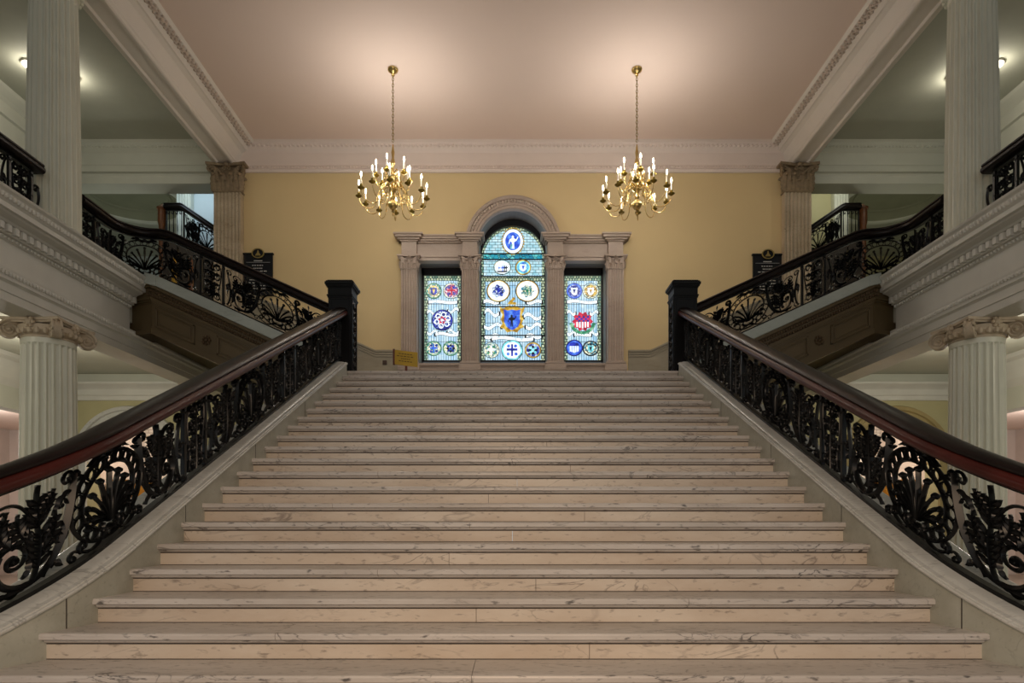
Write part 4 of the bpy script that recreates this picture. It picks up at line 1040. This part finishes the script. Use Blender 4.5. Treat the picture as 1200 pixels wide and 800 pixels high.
# ================================================================== CHANDELIERS
def curve3(ps, n=8):
    out = []
    for (p0, p1, p2, p3) in ps:
        for i in range(n): t = i/n; out.append(tuple((1-t)**3*p0[j]+3*t*(1-t)**2*p1[j]+3*t*t*(1-t)*p2[j]+t**3*p3[j] for j in range(2)))
    out.append(ps[-1][3]); return out
CANDLE = 11.5
def make_chandelier(label, x, y, rot):
    r = thing('chandelier', label, 'chandelier', (x, y, ZC), 'brass chandeliers')
    m = MB(); m.lathe([(.012, -.13), (.03, -.12), (.025, -.09), (.05, -.07), (.085, -.045), (.095, -.02), (.09, 0)], (x, y, ZC), 20); m.build('canopy', 'brass', r, smooth=True)
    zt = EYE+6.66; m = MB(); n = int((ZC-.12-zt)/.055)
    for i in range(n):
        z = ZC-.13-i*.055; q = [(.016*cos(2*PI*j/10), .034*sin(2*PI*j/10)) for j in range(11)]
        m.tube([(x+(a if i % 2 else 0), y+(0 if i % 2 else a), z+b) for a, b in q], .0055, 5)
    m.build('chain', 'dark_brass', r, smooth=True)
    zb = EYE+5.58
    m = MB(); m.lathe([(.004, -.2), (.018, -.17), (.012, -.14), (.03, -.115), (.014, -.09), (.05, -.07), (.08, -.03), (.088, .01), (.08, .045), (.05, .085), (.028, .1), (.045, .13), (.05, .16), (.03, .2), (.05, .24), (.075, .27), (.075, .3), (.04, .34), (.03, .42), (.05, .47), (.06, .52), (.06, .55), (.03, .6), (.022, .68), (.038, .73), (.04, .77), (.02, .84), (.026, .9), (.03, .94), (.018, 1.0), (.01, 1.08)], (x, y, zb), 20)
    m.build('stem', 'brass', r, smooth=True)
    tiers = [(12, .60, EYE+5.72, .30, rot), (6, .30, EYE+6.06, .56, rot+.26)]
    for n, R, zc, zroot, ph in tiers:
        for i in range(n):
            a = ph+2*PI*i/n; zr = zb+zroot
            ps = curve3([((.04, zr), (.12, zr+.10), (R*.42, zr+.06), (R*.5, zc-.14)), ((R*.5, zc-.14), (R*.56, zc-.26), (R*.99, zc-.24), (R, zc-.02))])
            m = MB(); m.tube([(x+q*cos(a), y+q*sin(a), z) for q, z in ps], [.0105-.003*j/len(ps) for j in range(len(ps))], 6)
            sp = spiral(R*.36, zc-.05, .05, .01, 0, 420, 16); m.tube([(x+q*cos(a), y+q*sin(a), z) for q, z in sp], .008, 5)
            arm = m.build('arm', 'brass', r, smooth=True)
            cx, cy = x+R*cos(a), y+R*sin(a)
            m = MB(); m.lathe([(.01, -.04), (.03, -.03), (.055, -.012), (.06, 0), (.02, .004), (.016, .02), (.026, .035), (.026, .055), (.018, .06)], (cx, cy, zc), 12); m.build('drip_pan', 'dark_brass', arm, smooth=True)
            m = MB(); m.lathe([(.0135, .05), (.0135, .19), (.009, .195)], (cx, cy, zc), 10); m.build('candle', 'candle_white', arm, smooth=True)
            m = MB(); m.lathe([(.006, .195), (.014, .215), (.0155, .235), (.01, .262), (.002, .285)], (cx, cy, zc), 10); m.build('bulb', 'bulb', arm, smooth=True)
            lamp('candle_lamp', 'POINT', (cx, cy, zc+.24), CANDLE, (255, 247, 236), .02)
    return r
YC = 11.64
make_chandelier('left brass chandelier of lit candle bulbs hanging on a chain from the pale ceiling', -2.14, YC, .09)
make_chandelier('right brass chandelier of lit candle bulbs hanging on a chain from the pale ceiling', 2.22, YC, .30)

# ================================================================== PLAQUES, SIGN, OUTLET
for sx, side, pa, pb, pt, pbm, pc in ((-1, 'left', 285, 318.5, 297.5, 345, 302), (1, 'right', 881, 914.5, 298.5, 343, 898)):
    y = D-.03; x0, x1 = AX(pa, y), AX(pb, y); zt, zb = AZ(pt, y), AZ(pbm, y)
    r = thing('plaque', f'black tablet with oval gilt crest on the yellow wall above the {side} side flight', 'plaque', ((x0+x1)/2, y, zb), 'wall plaques')
    m = MB(); m.box(x0, x1, y-.02, D-.002, zb, zt); m.box(x0-.02, x1+.02, y-.035, D-.002, zt-.02, zt+.015); m.box(x0-.015, x1+.015, y-.03, D-.002, zb-.03, zb); m.build('tablet', 'plaque_black', r, bevel=.004)
    m = MB(); X, Z = AX(pc, y), AZ(pt, y); ring(m, X, Z, .135, .105, .16, y-.035, h=.02); e = m.build('crest_rim', 'plaque_gold', r)
    m = MB(); disc(m, X, Z, .12, .092, y-.03, h=.01); m.build('crest_field', 'plaque_black', r)
    m = MB(); poly(m, [(X-.06, Z-.05), (X+.06, Z-.05), (X+.045, Z-.02), (X+.02, Z+.01), (X+.01, Z+.06), (X, Z+.07), (X-.01, Z+.06), (X-.02, Z+.01), (X-.045, Z-.02)], y-.04, .006); m.build('crest_emblem', 'plaque_gold', r)
    m = MB(); random.seed(3); m.box(x0+.05, x1-.05, y-.024, y-.019, zt-.19, zt-.184)
    m.box((x0+x1)/2-.09, (x0+x1)/2+.09, y-.024, y-.019, zt-.165, zt-.145)
    m.build('text_line', 'plaque_text', r)
    for i in range(9):
        m = MB(); z = zt-.25-i*.062; h_ = random.uniform(.1, .22)
        for q in range(5):
            a = (x0+x1)/2-h_+q*2*h_/5; m.box(a, a+2*h_/5*random.uniform(.5, .85), y-.024, y-.019, z-.012, z+.008)
        m.build('text_line', 'plaque_text', r)
yS = 11.5; x0, x1 = AX(460.5, yS), AX(488, yS); zt, zb = AZ(409.5, yS), AZ(428.5, yS)
r = thing('sign', 'small yellow notice board on a wooden stand at the top of the broad stairs', 'sign', ((x0+x1)/2, yS, ZL))
m = MB(); m.hexa([(x0, yS, zb+.03), (x1, yS-.0, zb-.02), (x1, yS, zt-.05), (x0, yS, zt)], [(x0, yS+.03, zb+.03), (x1, yS+.03, zb-.02), (x1, yS+.03, zt-.05), (x0, yS+.03, zt)]); m.build('board', 'sign_gold', r)
m = MB(); m.box(x0-.02, x0+.012, yS-.01, yS+.04, zb+.02, zt+.012); m.build('edge_strip', 'sign_wood', r)
for i, (a, b) in enumerate(((.2, .8), (.12, .85), (.3, .7), (.2, .8))):
    m = MB()
    for q in range(5):
        u0 = a+(b-a)*q/5; u1 = u0+(b-a)/5*.75; f = lambda u: zt-.05-.05*u-i*.043
        X0, X1 = x0+(x1-x0)*u0, x0+(x1-x0)*u1
        m.hexa([(X0, yS-.004, f(u0)-.012), (X1, yS-.004, f(u1)-.012), (X1, yS-.004, f(u1)), (X0, yS-.004, f(u0))], [(X0, yS+.002, f(u0)-.012), (X1, yS+.002, f(u1)-.012), (X1, yS+.002, f(u1)), (X0, yS+.002, f(u0))])
    m.build('text_line', 'sign_ink', r)
m = MB(); xm = (x0+x1)/2; m.box(xm-.02, xm+.02, yS+.03, yS+.06, ZL+.03, zt-.08); m.box(xm-.18, xm+.18, yS-.04, yS+.13, ZL, ZL+.035); m.build('stand', 'sign_wood', r, bevel=.004)
m = MB(); X, Z = AX(450, D), AZ(425, D); m.box(X-.045, X+.045, D-.035, D-.015, Z-.045, Z+.045); m.box(X-.02, X+.02, D-.04, D-.03, Z+.008, Z+.026); m.box(X-.02, X+.02, D-.04, D-.03, Z-.026, Z-.008)
tag(m.build('electrical_outlet', 'outlet_brown'), 'small square brown outlet plate on the stone dado left of the windows', 'outlet')

# ================================================================== GALLERY LIGHTS
for sx, side in SIDES:
    for i, (px, py) in enumerate(((83, 91), (33, 76))):
        d = 763*(ZC-.03-EYE)/(HZ-py); x = sx*abs(AX(px, d))
        r = thing('ceiling_light', f'round lit ceiling lamp on the {"far" if i == 0 else "outer"} side of the tall {side} upper column', 'ceiling light', (x, d, ZC), 'gallery ceiling lamps')
        m = MB(); m.lathe([(.1, -.03), (.13, -.03), (.14, -.015), (.14, 0)], (x, d, ZC), 24); m.build('rim', 'lamp_rim', r, smooth=True)
        m = MB(); m.lathe([(.005, -.085), (.06, -.075), (.1, -.05), (.115, -.028), (.115, -.01)], (x, d, ZC), 24); m.build('diffuser', 'lamp_glass', r, smooth=True)
        lamp('gallery_lamp', 'POINT', (x, d, ZC-.2), 6.5, (255, 244, 224), .08)

# ================================================================== LOWER HALL
for sx, side in SIDES:
    m = MB(); XW = 9.62
    # end wall of the lower hall with its arch
    ax, ar, az_ = 8.25, .93, 2.72
    m.box(sx*2.9, sx*(ax-ar), D, D+.5, 0, 4.62); m.box(sx*(ax+ar), sx*XW, D, D+.5, 0, 4.62)
    m.prism([(sx*ax+ar*cos(PI*i/24), az_+ar*sin(PI*i/24)) for i in range(25)]+[(sx*ax-ar, 4.62), (sx*ax+ar, 4.62)], 'y', D, D+.5)
    struct(m, f'wall_{side}_lower_back', 'green_wall')
    m = MB()
    fr = [(Vector((sx*ax, 0, az_)), Vector((cos(PI*i/30), 0, sin(PI*i/30))), Vector((0, 1, 0))) for i in range(31)]
    pr = [(ar-.02, D+.5), (ar-.02, D-.05), (ar+.05, D-.05), (ar+.07, D-.035), (ar+.17, D-.035), (ar+.19, D-.07), (ar+.26, D-.08), (ar+.28, D-.04), (ar+.28, D+.02), (ar, D+.02), (ar, D+.5)]
    m.sweep(fr, pr)
    for s_ in (-1, 1): m.box(sx*ax+s_*(ar-.02), sx*ax+s_*(ar+.26), D-.05, D+.02, 0, az_)
    struct(m, f'trim_{side}_arch', 'cap_marble' if sx < 0 else 'sand_arch', f'moulded stone arch in the lower {side} end wall', smooth=True)
    m = MB(); m.prism([(D, 4.42), (D-.17, 4.42), (D-.16, 4.38), (D-.1, 4.33), (D-.06, 4.29), (D-.05, 4.27), (D-.05, 4.16), (D-.03, 4.14), (D-.03, 4.05), (D, 4.04)], 'x', sx*6.42, sx*XW)
    m.prism([(sx*XW, 4.62), (sx*(XW-.25), 4.62), (sx*(XW-.22), 4.55), (sx*(XW-.14), 4.5), (sx*(XW-.1), 4.36), (sx*(XW-.06), 4.18), (sx*XW, 4.04)], 'y', -3.5, D)
    struct(m, f'trim_{side}_lower_cornice', 'white_paint')
    # outer wall with a wide opening to a pink room
    m = MB(); m.box(sx*XW, sx*(XW+.3), -3.5, 10.2, 0, 4.62); m.box(sx*XW, sx*(XW+.3), 13.4, D+.5, 0, 4.62); m.box(sx*XW, sx*(XW+.3), 10.2, 13.4, 3.62, 4.62)
    struct(m, f'wall_{side}_lower', 'gallery_plaster')
    m = MB(); m.box(sx*13.6, sx*13.9, 8, 20, 0, 4.2); m.box(sx*(XW+.3), sx*13.6, 17.6, 17.9, 0, 4.2); struct(m, f'wall_{side}_room', 'pink_wall')
    m = MB(); m.box(sx*(XW+.3), sx*13.9, 8, 20, 3.9, 4.1); struct(m, f'ceiling_{side}_room', 'hall_ceiling')
    lamp('room_lamp', 'POINT', (sx*11.6, 13.5, 3.2), 90, (255, 244, 236), .3)
    # room beyond the arch
    m = MB(); m.box(sx*6.6, sx*(XW+.1), 17, 17.2, 0, 4.2); struct(m, f'wall_{side}_tile', 'white_tile')
    m = MB(); m.box(sx*6.3, sx*6.6, D+.5, 17.2, 0, 4.2); m.box(sx*XW, sx*(XW+.3), D+.5, 17.6, 0, 4.2); struct(m, f'wall_{side}_passage', 'pink_wall')
    m = MB(); m.box(sx*6.3, sx*(XW+.3), D+.5, 17.2, 3.9, 4.1); struct(m, f'ceiling_{side}_passage', 'white_paint')
    lamp('passage_lamp', 'POINT', (sx*8.0, 15.6, 3.6), 60, (255, 240, 222), .25)
    r = thing('kiosk', f'yellow wooden information kiosk seen through the {side} main balustrade inside the lower arch', 'kiosk', (sx*8.6, 15.5, 0), 'lower hall kiosks')
    m = MB(); m.box(sx*7.7, sx*9.4, 15.3, 15.38, 0, 1.02)
    m.build('front', 'post_wood', r, bevel=.01)
    m = MB(); m.box(sx*7.6, sx*9.45, 15.22, 15.85, 1.02, 1.08); m.build('counter', 'desk_wood', r, bevel=.01)
    for x in (7.75, 9.32):
        m = MB(); m.box(sx*(x-.05), sx*(x+.05), 15.3, 15.4, 1.08, 2.0); m.build('post', 'post_wood', r, bevel=.008)
    m = MB(); m.box(sx*7.6, sx*9.45, 15.24, 15.6, 2.0, 2.36); m.box(sx*7.56, sx*9.49, 15.2, 15.64, 2.36, 2.42); m.build('header', 'desk_wood', r, bevel=.01)
    for i in range(3):
        m = MB(); m.box(sx*(7.8+i*.52), sx*(8.22+i*.52), 15.28, 15.31, .15, .88); m.build('panel', 'desk_wood', r, bevel=.008)

# ================================================================== UPPER HALL BEYOND THE GALLERY
for sx, side in SIDES:
    m = MB(); m.box(sx*5.95, sx*16, 20, 20.2, Z2, ZC); m.box(sx*5.95, sx*6.3, D+.72, 20, Z2, ZC); struct(m, f'wall_{side}_upper_back', 'blue_wall' if sx < 0 else 'green_wall')
    m = MB(); m.box(sx*15.8, sx*16, D, 20, Z2, ZC); m.box(sx*9.62, sx*16, D+.02, D+.3, Z2, ZC); struct(m, f'wall_{side}_upper_side', 'gallery_plaster')
    m = MB(); m.box(sx*9.6, sx*16, D, 22, 5.0, Z2); struct(m, f'floor_{side}_upper', 'gallery_plaster')
    # round ceiling dome with ring mouldings
    C = (sx*9.45, 15.95); m = MB()
    m.lathe([(1.75, ZC), (1.75, ZC-.05), (1.7, ZC-.08), (1.65, ZC-.05), (1.6, ZC-.05), (1.58, ZC-.1), (1.54, ZC-.12), (1.5, ZC-.06), (1.42, ZC-.04), (1.4, ZC-.2), (1.36, ZC-.24), (1.24, ZC-.24), (1.22, ZC-.16)], (C[0], C[1], 0), 40, cap=False)
    struct(m, f'trim_{side}_dome', 'gallery_plaster', f'round moulded ceiling rose beyond the {side} gallery', smooth=True)
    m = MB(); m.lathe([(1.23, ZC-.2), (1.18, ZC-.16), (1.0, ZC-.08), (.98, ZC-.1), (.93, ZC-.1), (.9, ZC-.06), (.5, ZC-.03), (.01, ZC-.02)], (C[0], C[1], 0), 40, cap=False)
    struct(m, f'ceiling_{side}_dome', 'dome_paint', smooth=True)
    # fluted column and far stair rail
    m = MB(); m.box(sx*6.3, sx*7.98, 15.6, 20, Z2, ZC); struct(m, f'wall_{side}_landing', 'blue_wall' if sx < 0 else 'green_wall')
    x = sx*7.8; r = thing('pilaster', f'narrow pale fluted pilaster beyond the {side} gallery above the far stair rail', 'pilaster', (x, 15.5, Z2), 'far pilasters')
    m = MB(); m.box(x-.2, x+.2, 15.4, 15.59, Z2, Z2+.3); m.build('base', 'column_paint', r, bevel=.01)
    m = MB(); flat_flutes(m, x, .34, 15.44, 15.59, Z2+.3, 9.3, 5); m.build('shaft', 'column_paint', r)
    m = MB(); m.box(x-.2, x+.2, 15.38, 15.59, 9.3, 9.36); m.box(x-.23, x+.23, 15.35, 15.59, 9.36, 9.42); m.build('capital', 'column_paint', r, bevel=.01)
    yf = 14.75; xa, xb, xc = abs(AX(252, yf)), abs(AX(213, yf)), abs(AX(194, yf))
    zr = AZ(237, yf)-.15
    def far(s, sx=sx, xb=xb, zr=zr):
        X = s; z = zr-.7 if X > xb else zr-.7-(xb-X)*.68
        return Vector((sx*X, yf, z))
    p = Path(far, 6.4, xc+.02)
    r = thing('stair_balustrade', f'far black iron stair balustrade seen over the {side} side flight beside the wall pilaster', 'balustrade', (sx*xb, yf, zr-.7), 'far stair balustrades')
    balustrade(r, p, [('post', xc), ('plain', xb-.02, xc-.02), ('post', xb-.03), ('wide', 6.42, xb-.05)], .68, rail_mat='dark_rail', n=24)
    m = MB(); m.hexa([(sx*6.4, yf-.05, Z2), (sx*(xc+.1), yf-.05, Z2), (sx*(xc+.1), yf-.05, zr-.7), (sx*xb, yf-.05, zr-.7)], [(sx*6.4, yf+.6, Z2), (sx*(xc+.1), yf+.6, Z2), (sx*(xc+.1), yf+.6, zr-.7), (sx*xb, yf+.6, zr-.7)])
    m.prism([(sx*6.4, Z2), (sx*xb, Z2), (sx*xb, zr-.7), (sx*6.4, zr-.7-(xb-6.4)*.68)], 'y', yf-.04, yf+.6)
    m.build('stringer_wall', 'dark_door', r)
    x = sx*(xc+.1); t = thing('newel_post', f'turned brown wooden post at the end of the far {side} stair rail', 'newel post', (x, yf, Z2), 'far wooden posts')
    m = MB(); m.lathe([(.09, 0), (.09, .3), (.06, .34), (.075, .7), (.05, 1.2), (.08, 1.3), (.06, 1.4), (.07, zr-Z2-.4), (.09, zr-Z2-.3), (.09, zr-Z2-.02)], (x, yf, Z2), 14); m.build('shaft', 'post_wood', t, smooth=True)
    m = MB(); m.lathe([(.11, -.02), (.115, .02), (.07, .05), (.03, .09), (.005, .12)], (x, yf, zr), 14); m.build('cap', 'post_wood', t, smooth=True)
# gilt standards in the dark recess behind the left side flight
for px, mt, lb in ((203, 'flag_gold', 'slim yellow draped standard behind the left side flight rail'), (222.5, 'post_wood', 'slim orange turned standard behind the left side flight rail')):
    yy = 12.6; x = AX(px, yy); t = thing('standard', lb, 'standard', (x, yy, Z2))
    m = MB(); m.lathe([(.07, 0), (.05, .1), (.035, .3), (.03, .5), (.05, .8), (.045, 1.05), (.03, 1.1)], (x, yy, Z2), 12); m.build('shaft', mt, t, smooth=True)
    m = MB(); m.lathe([(.03, 1.08), (.055, 1.12), (.03, 1.16), (.04, 1.22), (.006, 1.34)], (x, yy, Z2), 12); m.build('finial', mt, t, smooth=True)

# ================================================================== LIGHTS
# warm lamps of the front hall behind the camera
lamp('hall_lamp', 'AREA', (0, -.7, 3.0), 76, (255, 216, 176), 1.4, rot=(math.radians(72), 0, 0))
# lamps of the lower halls
for sx in (-1, 1):
    lamp('lower_lamp', 'POINT', (sx*7.9, 10.8, 4.0), 45, (255, 244, 222), .3)
    lamp('lower_lamp', 'POINT', (sx*7.9, 5.5, 4.0), 35, (255, 244, 222), .3)
# daylight on the far wall of the upper hall, left
lamp('far_day', 'AREA', (-7.3, 14.55, 9.2), 8, (206, 226, 240), .5, rot=(math.radians(75), 0, 0))
lamp('far_fill', 'POINT', (-9.4, 15.9, 6.9), 26, (244, 244, 230), .2)  # added unseen point light that brightens the dome beyond the gallery
lamp('far_day', 'AREA', (7.3, 14.55, 9.2), 5, (240, 240, 226), .5, rot=(math.radians(75), 0, 0))
lamp('far_fill', 'POINT', (9.2, 15.9, 6.9), 22, (250, 246, 224), .2)  # same added fill light on the right
